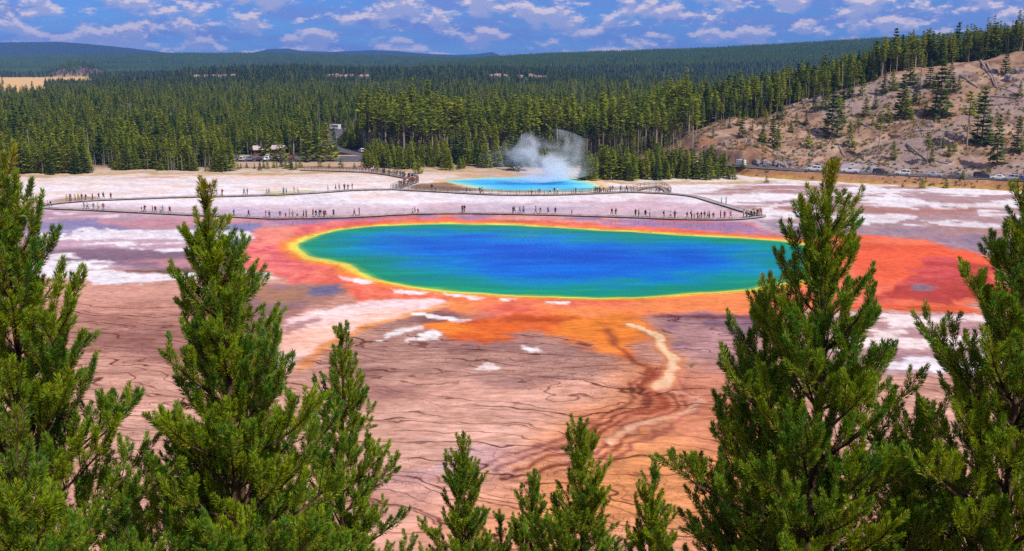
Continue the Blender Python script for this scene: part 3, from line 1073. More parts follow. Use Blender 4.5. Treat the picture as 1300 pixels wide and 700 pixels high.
class Pine:
    def __init__(self, top, base_z, seed, dens, half, fine, lean=0.0, taper=1.0, candle=0.0):
        self.rs = np.random.default_rng(seed)
        self.top, self.base_z = Vector(top), base_z
        self.H = top[2] - base_z
        self.seg = []          # needle-bearing pieces: p0, p1, age (0 young .. 1 old), tint
        self.branches = []     # lists of (points, radii)
        self.dens, self.half, self.fine, self.candle = dens, half, fine, candle
        self.base = Vector((top[0] + lean, top[1], base_z))
        self.grow(taper)

    def axis(self, d):
        """point of the stem d metres below the tip"""
        t = d / self.H
        p = self.top.lerp(self.base, t)
        w = 0.05 * math.sin(d * 1.1 + self.seed_ph) * min(1, d)
        return Vector((p.x + w, p.y + 0.6 * w, p.z))

    def add_axis(self, pts, bare, tint):
        """needles on the outer part of a twig; 'bare' metres from its root carry none"""
        L = 0.0
        tot = sum((pts[i + 1] - pts[i]).length for i in range(len(pts) - 1))
        for i in range(len(pts) - 1):
            l = (pts[i + 1] - pts[i]).length
            if L + l * 0.5 >= bare:
                self.seg.append((pts[i], pts[i + 1], min(1.0, (tot - L - l) / 0.55), tint, i == len(pts) - 2))
            L += l

    def twig(self, p, d, length, up, n=4):
        pts = [Vector(p)]
        d = d.normalized()
        for k in range(n):
            d = (d + Vector((0, 0, up)) + Vector(self.rs.normal(0, 0.06, 3))).normalized()
            pts.append(pts[-1] + d * (length / n))
        return pts

    def grow(self, taper):
        rs = self.rs
        self.seed_ph = rs.uniform(0, 6)
        # leader
        lead = [self.axis(d) for d in (0.30, 0.2, 0.1, 0.0)]
        self.add_axis(lead, 0.0, 0.2)
        d = 0.24 + rs.uniform(0, 0.06)
        k = 0
        pc = self.axis(0.32)
        while d < self.H - 0.5:
            visible = True
            c = self.axis(d)
            px, py = to_px(c.x, c.y, c.z)
            low = py > 790
            n = int(rs.integers(4, 7)) if not low else 3
            L0 = (0.16 + 1.06 * self.half * d ** 0.93) * taper
            L0 = min(L0, 0.36 * self.H + 0.1)
            a0 = rs.uniform(0, 6.3)
            for b in range(n):
                L = L0 * rs.uniform(0.68, 1.18)
                if rs.random() < 0.06:
                    L *= 0.5
                az = a0 + b * 2 * PI / n + rs.normal(0, 0.22)
                e0 = math.radians(np.interp(d, [0, 1, 2.5, 5], [64, 50, 34, 18]) + rs.normal(0, 6))
                e1 = math.radians(np.interp(d, [0, 1, 2.5, 5], [79, 71, 63, 52]) + rs.normal(0, 8))
                self.branch(c, az, e0, e1, L, d, low)
            # short interwhorl needles on the young stem
            if d < 1.1:
                self.add_axis([self.axis(d + 0.02), self.axis(d - 0.16), self.axis(max(d - 0.3, 0.02))], 0.0, 0.5)
            d += np.interp(d, [0, 1.5, 4], [0.23, 0.275, 0.31]) * rs.uniform(0.8, 1.2)
            k += 1

    def branch(self, c, az, e0, e1, L, depth, low):
        rs = self.rs
        n = max(4, int(L / 0.12))
        pts = [Vector(c)]
        az1 = az + rs.normal(0, 0.15)
        for i in range(n):
            t = (i + 0.5) / n
            e = e0 + (e1 - e0) * t ** 1.6
            a = az + (az1 - az) * t
            pts.append(pts[-1] + Vector((math.cos(a) * math.cos(e), math.sin(a) * math.cos(e), math.sin(e))) * (L / n))
        r0 = 0.006 + 0.012 * L
        wood = [(pts, [r0 + (0.003 - r0) * (i / n) for i in range(n + 1)], 5)]
        tint = rs.uniform(-0.25, 1.15)
        self.add_axis(pts, max(0.03, L - (0.75 if depth < 1.5 else 0.45)), tint)
        if L > (0.40 if depth < 1.3 else 0.22):
            step = (0.16 if depth < 1.5 else 0.145) if not low else 0.26
            s, side = max(0.05, 0.09 * L), 1
            while s < L - 0.06:
                t = s / L
                i = min(int(t * n), n - 1)
                p = pts[i].lerp(pts[i + 1], t * n - i)
                dr = (pts[i + 1] - pts[i]).normalized()
                sd = dr.cross(Vector((0, 0, 1)))
                if sd.length < 0.05:
                    sd = Vector((math.cos(az + 1.57), math.sin(az + 1.57), 0))
                sd.normalize()
                ang = rs.uniform(0.55, 0.95)
                roll = rs.normal(0, 0.55) + 0.25
                dv = dr * math.cos(ang) + (sd * side * math.cos(roll) + Vector((0, 0, 1)) * math.sin(roll)) * math.sin(ang)
                l = min(0.62, 0.13 + 0.46 * (L - s) * rs.uniform(0.6, 1.15))
                tp = self.twig(p, dv, l, 0.30, max(2, int(l / 0.10)))
                wood.append((tp, [0.004 + 0.004 * l] + [0.0025] * (len(tp) - 1), 3))
                tt = np.clip(tint * 0.5 + rs.uniform(0, 0.6), 0, 1)
                self.add_axis(tp, max(0.0, l - 0.30), tt)
                if l > 0.24:
                    for q in range(int(l / 0.14)):
                        u = rs.uniform(0.25, 0.9)
                        j = min(int(u * (len(tp) - 1)), len(tp) - 2)
                        pp = tp[j].lerp(tp[j + 1], u * (len(tp) - 1) - j)
                        d2 = (tp[j + 1] - tp[j]).normalized()
                        rv = Vector(rs.normal(0, 1, 3))
                        rv = (rv - d2 * rv.dot(d2)).normalized()
                        l2 = rs.uniform(0.13, 0.22)
                        sp = self.twig(pp, d2 * 0.6 + rv * 0.65 + Vector((0, 0, 0.5)), l2, 0.35, 2)
                        wood.append((sp, [0.003, 0.0025, 0.002], 3))
                        self.add_axis(sp, 0.0, np.clip(tt + rs.normal(0, 0.15), 0, 1))
                side = -side
                s += step * rs.uniform(0.7, 1.35)
        self.branches.append(wood)

    def needles(self):
        rs = self.rs
        P0 = np.array([s[0] for s in self.seg])
        P1 = np.array([s[1] for s in self.seg])
        age = np.array([s[2] for s in self.seg])
        tint = np.array([s[3] for s in self.seg])
        tip = np.array([s[4] for s in self.seg])
        ln = np.linalg.norm(P1 - P0, axis=1)
        cnt = np.maximum(2, (ln * self.dens * 1.6 * (1.0 - 0.5 * age) * np.where(tip, 1.4, 1.0) + rs.random(len(ln))).astype(int))
        mid = (P0 + P1) / 2
        _, pyy = to_px(mid[:, 0], mid[:, 1], mid[:, 2])
        cnt = np.where(pyy > 735, np.maximum(1, cnt // 4), cnt)      # below the picture's edge the crowns can be thinner
        idx = np.repeat(np.arange(len(ln)), cnt)
        m = len(idx)
        u = rs.random(m)
        ax = (P1 - P0) / ln[:, None]
        A = ax[idx]
        org = P0[idx] + (P1 - P0)[idx] * u[:, None]
        rv = rs.normal(0, 1, (m, 3))
        rv -= A * (rv * A).sum(1)[:, None]
        rv /= np.linalg.norm(rv, axis=1)[:, None] + 1e-9
        istip = tip[idx]
        ang = np.where(istip, np.radians(40) * (1 - u) + np.radians(26) * u, np.radians(42)) + rs.normal(0, 0.08, m) + 0.2 * age[idx]
        dr = A * np.cos(ang)[:, None] + rv * np.sin(ang)[:, None]
        nl = rs.uniform(0.054, 0.078, m) * (1 - 0.25 * istip * u)
        side = np.cross(dr, rs.normal(0, 1, (m, 3)))
        side /= np.linalg.norm(side, axis=1)[:, None] + 1e-9
        w = self.fine * 2.05
        V = np.empty((m, 3, 3))
        V[:, 0] = org + dr * nl[:, None] * 0.25 - side * w * 0.5
        V[:, 1] = org + dr * nl[:, None] * 0.4 + side * w * 0.5
        V[:, 2] = org + dr * nl[:, None]
        T = np.arange(m * 3).reshape(m, 3)
        me = mesh_np('crown', V.reshape(-1, 3), T)
        # growth colour: fresh blue-green, summer green, yellowing inner needles
        fresh, mid, old, rust = lin((80, 138, 46)), lin((158, 180, 30)), lin((190, 172, 40)), lin((190, 118, 42))
        tn = np.clip(tint[idx] + rs.normal(0, 0.14, m), 0, 1)[:, None]
        ag = np.clip(age[idx] + rs.normal(0, 0.12, m), 0, 1)[:, None]
        c = fresh * (1 - tn) + mid * tn
        c = c * (1 - 0.55 * ag) + old * 0.55 * ag
        r = (rs.random(m) < 0.03 + 0.09 * age[idx])[:, None]
        c = np.where(r, rust, c)
        if self.candle:
            hz = np.clip((org[:, 2] - (self.top.z - 0.45)) / 0.4, 0, 1)[:, None] * self.candle
            c = c * (1 - hz) + rust * hz
        c = c * rs.uniform(0.7, 1.25, (m, 1))
        set_col(me, 'Col', np.repeat(np.clip(c, 0, 1), 3, axis=0))
        return me

    def build(self, label):
        root = empty('pine_tree', self.base)
        tag(root, label, 'tree', 'young pines on the slope below the viewpoint')
        off = -self.base
        tr = MB()
        ds = np.linspace(0, self.H, 16)
        tr.tube([self.axis(d) + off for d in ds], [0.007 + 0.0125 * d for d in ds], 8)
        trunk = tr.build('trunk', MATS['bark'], root, True)
        for wood in self.branches:
            b = MB()
            for pts, rad, sides in wood:
                if sides == 3:
                    b.tube([pts[0] + off, pts[len(pts) // 2] + off, pts[-1] + off], [rad[0], rad[0], rad[-1]], 3, False)
                else:
                    b.tube([p + off for p in pts[::2]] + ([pts[-1] + off] if len(pts) % 2 == 0 else []), (rad[::2] + ([rad[-1]] if len(pts) % 2 == 0 else [])), 4, False)
            me = bpy.data.meshes.new('branch')
            me.from_pydata(b.v, [], b.f)
            obj('branch', me, MATS['bark'], trunk)
        me = self.needles()
        me.transform(Matrix.Translation(off))
        obj('crown', me, MATS['needles'], root)
        return root


for k, (px, py, dist, dens, half, fine, lean, candle, label) in enumerate([
        (4, 196, 9.0, 400, 0.43, .0042, -.25, .2, 'large dense pine whose pale grey trunk shows low down, beside the tall narrow pine'),
        (259, 230, 9.6, 400, 0.345, .0042, .25, .4, 'tall pine with a rusty tinged leader and upswept branches'),
        (291, 318, 10.6, 380, 0.36, .0042, .1, .5, 'pine with a thin spire growing against the tall rusty-tipped pine'),
        (432, 412, 14.0, 330, 0.31, .0052, 0, 0, 'slim pointed pine standing alone above the pink terraces'),
        (588, 549, 15.5, 300, 0.34, .0055, 0, 0, 'small bushy pine with a bare side twig, beside the slim pointed pine'),
        (678, 596, 16.5, 290, 0.33, .0056, 0, 0, 'short dark pine squeezed between two brighter young pines'),
        (737, 530, 14.5, 320, 0.37, .0052, 0, 0, 'bright open pine with a forked flat top and candelabra branches'),
        (832, 586, 15.0, 300, 0.30, .0055, 0, 0, 'narrow young pine with a single thin tip beneath the orange runoff'),
        (1057, 206, 9.8, 430, 0.375, .0042, -.1, .25, 'big broad pine reaching up in front of the orange apron of the pool'),
        (978, 346, 10.8, 390, 0.34, .0042, .1, .2, 'pine growing hard against the big broad pine, its tip before the pool rim'),
        (1170, 512, 10.6, 380, 0.36, .0045, 0, 0, 'low bushy pine filling the gap between the two biggest spreading pines'),
        (1302, 238, 9.6, 400, 0.47, .0042, .3, .1, 'spreading pine with long outreaching lower limbs and open crown'),
        (150, 598, 11.5, 340, 0.34, .0046, 0, 0, 'low pine with bare grey twig tips between the two tall pines'),
        (634, 648, 15.8, 260, 0.16, .0055, 0, 0, 'thin pine sapling poking up between two small pines'),
        (20, 520, 7.4, 380, 0.34, .004, 0, .2, 'bushy pine with reddish cones in front of the large dense pine')]):
    top = at_depth(px, py, dist)
    bz = float(hgt(top.x + lean, top.y)) - 0.1
    P = Pine(top, bz, 100 + k, dens, half, fine, lean, 1.0, candle)
    P.build(label)


# ------------------------------------------------------------------ forest trees
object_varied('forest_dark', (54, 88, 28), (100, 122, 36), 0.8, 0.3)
object_varied('forest_olive', (88, 120, 18), (174, 176, 34), 0.8, 0.34)
object_varied('forest_bark', (116, 98, 84), (184, 166, 146), 0.95)
object_varied('dead_wood', (128, 114, 106), (180, 168, 160), 0.95)


def crown_faces(rs, H, z0, R, n, shape, leaf, droop):
    """leaf clumps spread through the crown's volume; returns verts and tris"""
    V, T = [], []
    whorls = max(5, int((H - z0) / (0.62 if H < 9 else 0.85)))
    for k in range(n):
        q = rs.integers(0, whorls) + rs.normal(0, 0.12)
        t = np.clip(q / (whorls - 0.5), 0, 1)           # 0 bottom of crown, 1 tip
        t = t if rs.random() > 0.12 else rs.random()
        if shape == 'cone':
            rr = R * (1 - t) ** 0.85 + 0.10
        else:
            rr = R * (0.35 + 0.65 * math.sin(PI * min(0.97, 0.25 + 0.75 * t))) * (1 - 0.5 * t)
        az = rs.uniform(0, 2 * PI)
        az = round(az * 3.5 / PI) * PI / 3.5 + rs.normal(0, 0.25) + q * 1.1
        rad = rr * math.sqrt(rs.uniform(0.08, 1.0)) * (0.75 + 0.5 * _hv(q, az))
        z = z0 + (H - z0) * t - droop * rad * rs.uniform(0.2, 0.6)
        p = Vector((math.cos(az) * rad, math.sin(az) * rad, z))
        out = Vector((math.cos(az), math.sin(az), rs.uniform(-0.2, 0.75) - droop * 0.4)).normalized()
        sd = Vector((-math.sin(az), math.cos(az), rs.normal(0, 0.35))).normalized()
        s = leaf * rs.uniform(0.6, 1.3) * (1 - 0.45 * t)
        b = len(V)
        V += [p - out * s * 0.5 - sd * s * 0.12, p - out * s * 0.1 + sd * s * 0.42, p + out * s * 0.75, p - out * s * 0.1 - sd * s * 0.42 + Vector((0, 0, -0.1 * s))]
        T += [(b, b + 1, b + 2), (b, b + 2, b + 3)]
    # the tip
    b = len(V)
    V += [Vector((0.16, 0, H - 0.9)), Vector((-0.1, 0.13, H - 0.9)), Vector((-0.1, -0.13, H - 0.9)), Vector((0, 0, H + 0.2))]
    T += [(b, b + 1, b + 3), (b + 1, b + 2, b + 3), (b + 2, b, b + 3)]
    return V, T


def _hv(a, b):
    return (math.sin(a * 12.9898 + b * 4.1) * 43758.5453) % 1.0


def trunk_mb(rs, H, r, snag=False, branches=0):
    m = MB()
    bend = rs.normal(0, 0.02 * H, 2)
    pts = [(bend[0] * (t ** 2), bend[1] * (t ** 2), H * t) for t in (-0.04, 0.25, 0.5, 0.75, 0.97)]
    m.tube(pts, [r, r * 0.85, r * 0.65, r * 0.42, r * 0.12 if not snag else r * 0.22], 5)
    for k in range(branches):
        t = rs.uniform(0.25, 0.92)
        az = rs.uniform(0, 6.28)
        L = rs.uniform(0.05, 0.16) * H * (1.1 - t)
        p = Vector((bend[0] * t * t, bend[1] * t * t, H * t))
        q = p + Vector((math.cos(az), math.sin(az), rs.uniform(-0.3, 0.35))) * L
        m.tube([p, q], [r * 0.22, r * 0.08], 3, False)
    return m


PROTO = []


def make_proto(kind, seed):
    rs = np.random.default_rng(seed)
    if kind == 'tall':
        H = rs.uniform(17, 21)
        V, T = crown_faces(rs, H, H * rs.uniform(0.48, 0.6), rs.uniform(1.5, 2.0), 150, 'plume', 1.5, 0.1)
        tr = trunk_mb(rs, H, 0.24, False, 14)
        mats = ('forest_bark', 'forest_olive')
    elif kind == 'slim':
        H = rs.uniform(13, 17)
        V, T = crown_faces(rs, H, H * rs.uniform(0.22, 0.4), rs.uniform(1.15, 1.5), 150, 'cone', 1.25, 0.1)
        tr = trunk_mb(rs, H, 0.17, False, 5)
        mats = ('forest_bark', 'forest_olive')
    elif kind == 'full':
        H = rs.uniform(11, 14)
        V, T = crown_faces(rs, H, H * 0.10, rs.uniform(2.3, 2.9), 300, 'cone', 1.5, 0.15)
        tr = trunk_mb(rs, H, 0.2, False, 4)
        mats = ('forest_bark', 'forest_olive')
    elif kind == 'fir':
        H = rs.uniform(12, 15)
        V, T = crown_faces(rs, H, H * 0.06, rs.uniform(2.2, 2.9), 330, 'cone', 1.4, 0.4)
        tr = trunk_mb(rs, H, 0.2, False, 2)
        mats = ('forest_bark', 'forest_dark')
    elif kind == 'sapling':
        H = rs.uniform(4.2, 5.4)
        V, T = crown_faces(rs, H, 0.25, rs.uniform(1.4, 1.7), 230, 'cone', 0.85, 0.2)
        tr = trunk_mb(rs, H, 0.08, False, 0)
        mats = ('forest_bark', 'forest_olive')
    elif kind == 'snag':
        H = rs.uniform(12, 16)
        V = T = None
        tr = trunk_mb(rs, H, 0.17, True, 16)
        mats = ('dead_wood', None)
    tm = tr.mesh('trunk')
    tm.materials.append(MATS[mats[0]])
    cm = None
    if V is not None:
        cm = bpy.data.meshes.new('crown')
        cm.from_pydata([tuple(v) for v in V], [], T)
        cm.materials.append(MATS[mats[1]])
        jm = bpy.data.meshes.new('tree')
        jm.from_pydata(list(tr.v) + [tuple(v) for v in V], [], list(tr.f) + [tuple(len(tr.v) + i for i in t) for t in T])
        jm.materials.append(MATS[mats[0]])
        jm.materials.append(MATS[mats[1]])
        idx = np.zeros(len(jm.polygons), np.int32)
        idx[len(tr.f):] = 1
        jm.polygons.foreach_set('material_index', idx)
    else:
        jm = tm
    return dict(kind=kind, H=H, trunk=tm, crown=cm, joined=jm)


PR = {k: [make_proto(k, 900 + 10 * i + j) for j in range(3)] for i, k in enumerate(('tall', 'full', 'fir', 'sapling', 'snag', 'slim'))}
SINGLE = []           # (x, y) of the trees that are individuals, to keep the mass off them


def place_tree(p, kind, height, label, group, rs, name='pine_tree'):
    pr = PR[kind][int(rs.integers(0, 3))]
    s = height / pr['H']
    root = empty(name, p, rs.uniform(0, 6.28))
    fat = rs.uniform(0.95, 1.35)
    root.scale = (s * fat, s * fat, s)
    tag(root, label, 'tree', group)
    obj('trunk', pr['trunk'], None, root)
    if pr['crown']:
        obj('crown', pr['crown'], None, root)
    SINGLE.append((p[0], p[1]))
    return root


RS = np.random.default_rng(77)


def tree_px(px, py, hpx, kind, label, group):
    p = hit(px, py)
    h = hpx * p.y / F * 1.03
    p.z -= 0.1
    return place_tree(p, kind, h, label, group, RS)


# trees scattered over the bare hillside above the road
HILL = [(1026, 187, 22, 'full'), (1078, 188, 35, 'full'), (1134, 203, 24, 'full'), (1115, 195, 52, 'tall'), (1023, 159, 19, 'fir'), (1011, 157, 14, 'full'), (980, 189, 40, 'fir'),
        (987, 191, 34, 'full'), (968, 182, 24, 'full'), (942, 175, 28, 'fir'), (1056, 176, 62, 'fir'), (1063, 172, 48, 'tall'), (1068, 157, 30, 'fir'), (1099, 147, 22, 'full'), (1108, 159, 10, 'sapling'),
        (1127, 154, 20, 'full'), (1111, 138, 24, 'fir'), (1144, 149, 52, 'fir'), (1149, 152, 40, 'full'), (1155, 173, 35, 'tall'), (1163, 133, 33, 'fir'), (1193, 149, 70, 'fir'), (1187, 145, 52, 'tall'), (1206, 118, 36, 'fir'),
        (1217, 114, 16, 'full'), (1276, 95, 38, 'fir'), (1295, 123, 19, 'full'), (1227, 189, 70, 'tall'), (1246, 183, 70, 'fir'), (1240, 178, 58, 'tall'), (1265, 209, 62, 'fir'), (1291, 194, 45, 'fir'), (1177, 209, 40, 'tall'), (1183, 207, 22, 'full'),
        (1205, 199, 16, 'full'), (1090, 159, 10, 'sapling'), (905, 175, 14, 'full'), (926, 163, 14, 'fir'), (1004, 168, 15, 'full'), (955, 166, 10, 'full'), (1042, 189, 9, 'sapling'), (1075, 125, 40, 'fir'),
        (1175, 147, 16, 'full'), (1212, 192, 11, 'sapling'), (1197, 188, 14, 'full'), (1230, 165, 12, 'full'), (1035, 142, 26, 'fir'), (1048, 138, 30, 'full'), (972, 158, 18, 'full'), (990, 152, 20, 'fir'), (938, 160, 16, 'full'), (1122, 120, 30, 'fir'), (1133, 116, 26, 'full'), (1180, 112, 34, 'fir'), (1168, 110, 40, 'tall'), (1155, 108, 30, 'full'), (1095, 122, 28, 'full'), (1084, 118, 34, 'tall')]
LANDMARKS = [(900, 'pine thicket'), (937, 'white box van'), (985, 'grey boulders'), (1031, 'first white estate car'), (1077, 'white pickup'), (1115, 'dark blue car'), (1143, 'white car'), (1183, 'silver saloon'), (1211, 'grey saloon'), (1249, 'black car'), (1279, 'silver estate car')]
for px, py, h, k in HILL:
    size = 'tiny' if h < 13 else 'small' if h < 21 else 'medium' if h < 34 else 'big' if h < 50 else 'towering'
    zone = 'low' if py > 178 else 'midway' if py > 140 else 'high'
    near = min(LANDMARKS, key=lambda q: abs(q[0] - px))[1]
    lab = '%s %s %s on the bare hillside above the %s' % (size, {'full': 'bushy green pine', 'fir': 'dense dark conifer', 'tall': 'bare-trunked pine', 'sapling': 'pine sapling'}[k], zone, near)
    tree_px(px, py, h, k, lab, 'conifers on the bare hillside')
for px, py, h in ((916, 211, 12), (943, 216, 13), (1222, 228, 11), (930, 228, 20), (924, 227, 14)):
    tree_px(px, py, h, 'full', 'small bushy pine at the edge of the hillside road', 'pines along the road')
for px, py, h in ((1170, 239, 13), (1201, 239, 12), (973, 232, 9), (1146, 238, 6)):
    tree_px(px, py, h, 'sapling', 'round dark young pine on the earth bank below the parked cars', 'pines on the road bank')
for px, py, h in ((1138, 92, 42), (1153, 90, 44), (1162, 88, 40), (1170, 86, 44), (1178, 84, 45), (1182, 82, 40), (1190, 82, 38), (1196, 80, 34), (1225, 74, 28), (1130, 94, 32), (1120, 98, 34)):
    tree_px(px, py, h, 'tall', 'tall thin-topped pine rising from the crest of the bare hill', 'pines on the hill crest')
for px, py, h, k in ((996, 131, 30), (1001, 130, 38), (890, 172, 40), (1200, 165, 26), (1207, 190, 34)) and [(996, 131, 30, 0), (1001, 130, 38, 0), (1194, 190, 30, 0), (1276, 178, 22, 0), (1161, 160, 16, 0), (1270, 176, 26, 0)]:
    tree_px(px, py, h, 'snag', 'bare dead tree pole standing on the brown hillside', 'dead trees on the hillside')
# edge of the forest round the basin
def band(n, x0, x1, y0, y1, h0, h1, kinds, label, group, skip=()):
    for k in range(n):
        px = x0 + (x1 - x0) * (k + RS.uniform(0.1, 0.9)) / n
        py = RS.uniform(y0, y1)
        if any(a < px < b for a, b in skip):
            continue
        kd = kinds[int(RS.integers(0, len(kinds)))]
        hh = RS.uniform(h0, h1)
        q = (hh - h0) / (h1 - h0)
        adj = 'short' if q < 0.33 else 'middling' if q < 0.67 else 'tall'
        cut = min(i for i in (label.find(w) for w in (' at ', ' among ', ' behind ', ' between ', ' in ', ' with ')) if i > 0)
        lab = adj + {'full': ' bushy pine', 'fir': ' dense dark conifer', 'tall': ' bare-trunked pine', 'snag': ' dead tree'}[kd] + label[cut:].replace(' with long pale bare trunk', '')
        tree_px(px, py, hh, kd, lab if kd != 'snag' else adj + ' bare grey dead tree at the edge of the white flats', group)


band(30, -10, 112, 213, 222.5, 26, 42, ('full', 'full', 'tall', 'fir'), 'bushy olive pine at the forest edge behind the far end of the boardwalk', 'pines at the forest edge')
band(34, 110, 296, 211, 216.5, 17, 27, ('snag', 'snag', 'full', 'snag'), 'short green pine among dead grey trees at the edge of the white flats', 'dead and stunted trees at the forest edge')
band(12, 125, 295, 206, 211, 26, 38, ('full', 'tall'), 'green pine behind the dead grey trees at the edge of the white flats', 'pines at the forest edge')
band(10, 328, 380, 212, 216.5, 9, 17, ('full', 'fir'), 'green pine between the parked cars and the white flats', 'pines beside the car park', ())
band(4, 298, 326, 213, 216, 5, 8, ('full',), 'low green pine in front of the parked cars', 'pines beside the car park')
for px, py, h in ((389, 206, 9), (406, 212, 11), (433, 213, 12), (418, 213, 5), (381, 213, 10), (450, 214, 7)):
    tree_px(px, py, h, 'sapling', 'small round pine on the verge beside the access road', 'young pines by the access road')
band(17, 458, 560, 206, 215, 16, 30, ('full', 'full', 'fir'), 'young bright pine behind the crowded path', 'young pines behind the path')
band(18, 560, 745, 203, 212, 26, 44, ('full', 'fir', 'fir'), 'dark green conifer behind the steaming blue pool', 'conifers behind the steaming pool')
tree_px(655, 217, 48, 'fir', 'broad dark conifer rising just behind the steam', 'conifers behind the steaming pool')
tree_px(531, 221, 22, 'full', 'bushy pine standing by the crowd at the path bend', 'young pines behind the path')
band(46, 738, 922, 219, 230, 22, 40, ('full', 'full', 'fir'), 'dense young pine in the thicket at the foot of the bare hill', 'thicket of young pines')
band(46, 455, 880, 189, 198, 54, 70, ('tall',), 'tall pine with long pale bare trunk in the forest wall behind the pools', 'tall trunks of the forest wall', ((430, 463),))
band(22, -10, 425, 194, 206, 34, 48, ('full', 'tall', 'tall'), 'tall olive pine in the forest behind the car park', 'forest behind the car park')
N_SINGLE = len(SINGLE)


# the rest of the forest, past what one could count: real trees set out by geometry nodes
def proto_object(me):
    return bpy.data.objects.new('tree_source', me)


def instance_stuff(name, pts, scl, rot, protos, label, cat):
    me = bpy.data.meshes.new(name)
    me.vertices.add(len(pts))
    me.vertices.foreach_set('co', np.asarray(pts, np.float32).ravel())
    a = me.attributes.new('scl', 'FLOAT_VECTOR', 'POINT')
    a.data.foreach_set('vector', np.asarray(scl, np.float32).ravel())
    a = me.attributes.new('rot', 'FLOAT', 'POINT')
    a.data.foreach_set('value', np.asarray(rot, np.float32))
    a = me.attributes.new('pick', 'INT', 'POINT')
    a.data.foreach_set('value', RNG.integers(0, len(protos), len(pts)).astype(np.int32))
    o = obj(name, me)
    tag(o, label, cat, kind='stuff')
    ng = bpy.data.node_groups.new(name, 'GeometryNodeTree')
    ng.interface.new_socket('Geometry', in_out='INPUT', socket_type='NodeSocketGeometry')
    ng.interface.new_socket('Geometry', in_out='OUTPUT', socket_type='NodeSocketGeometry')
    N, L = ng.nodes.new, ng.links.new
    gi, go = N('NodeGroupInput'), N('NodeGroupOutput')
    m2p = N('GeometryNodeMeshToPoints')
    L(gi.outputs[0], m2p.inputs[0])
    iop = N('GeometryNodeInstanceOnPoints')
    L(m2p.outputs[0], iop.inputs['Points'])
    jn = N('GeometryNodeJoinGeometry')
    for p in protos:
        oi = N('GeometryNodeObjectInfo')
        oi.inputs['Object'].default_value = p
        oi.inputs['As Instance'].default_value = False
        g2i = N('GeometryNodeGeometryToInstance')
        L(oi.outputs['Geometry'], g2i.inputs[0])
        L(g2i.outputs[0], jn.inputs[0])
    L(jn.outputs[0], iop.inputs['Instance'])
    iop.inputs['Pick Instance'].default_value = True

    def at(nm, ty):
        n = N('GeometryNodeInputNamedAttribute')
        n.data_type = ty
        n.inputs['Name'].default_value = nm
        return [s for s in n.outputs if s.enabled and s.name == 'Attribute'][0]
    L(at('pick', 'INT'), iop.inputs['Instance Index'])
    L(at('scl', 'FLOAT_VECTOR'), iop.inputs['Scale'])
    cx = N('ShaderNodeCombineXYZ')
    L(at('rot', 'FLOAT'), cx.inputs[2])
    L(cx.outputs[0], iop.inputs['Rotation'])
    L(iop.outputs[0], go.inputs[0])
    md = o.modifiers.new('trees', 'NODES')
    md.node_group = ng
    return o


def forest_ok(x, y, z, h):
    """where the mass of the forest may stand"""
    t = x / y
    px, py = to_px(x, y, z)
    _, pt = to_px(x, y, z + h)
    ok = np.ones(len(x), bool)
    yt = toe_y(x)
    yc = np.interp(x, CREST_X, CREST_Y)
    hill = (x > 44) & (x < 430)
    ok &= ~(hill & (y < yc + 10))
    front = np.interp(px, [-300, 282, 300, 380, 460, 560, 740, 800, 860], [376, 380, 436, 440, 436, 436, 434, 424, 410])
    ok &= (y > front)
    ok &= line_dist(x, y, ROAD_LINE) > 7
    ok &= line_dist(x, y, ACCESS) > 7.5
    ok &= ~((np.abs(x - PARK_C[0] - 20) < 62) & (y < 437))
    # sight line to the bend of the access road
    ok &= ~((px > 430) & (px < 459) & (y < 612) & (pt < 168))
    ok &= ~((px > 290) & (px < 330) & (y < 436))
    # meadow beyond the forest on the far side
    ok &= ~((px < np.where(y < 1750, 64, 122) + 30 * (fbm(x / 60, y / 60, 3, 3) - 0.5)) & (y > 1200) & (y < 2500))
    # pale cliffs keep clear ground before them
    for cx0, cx1, dd in CLIFFS:
        inw = (px > cx0 - 3) & (px < cx1 + 3) & (y < dd + 12)
        ok &= ~(inw & ((y > dd - 110) | ((y > 1000) & (pt < 102) & (RNG.random(len(x)) < 0.6))))
    return ok


CLIFFS = [(246, 262, 1900.), (268, 302, 1880.), (416, 446, 1850.), (456, 471, 1880.), (620, 690, 1860.)]
def scatter(n, y0, y1, hmul, tmax=0.62, power=2.0):
    u = RNG.random(n)
    y = (y0 ** power + u * (y1 ** power - y0 ** power)) ** (1 / power)
    x = RNG.uniform(-tmax, tmax, n) * y
    return x, y


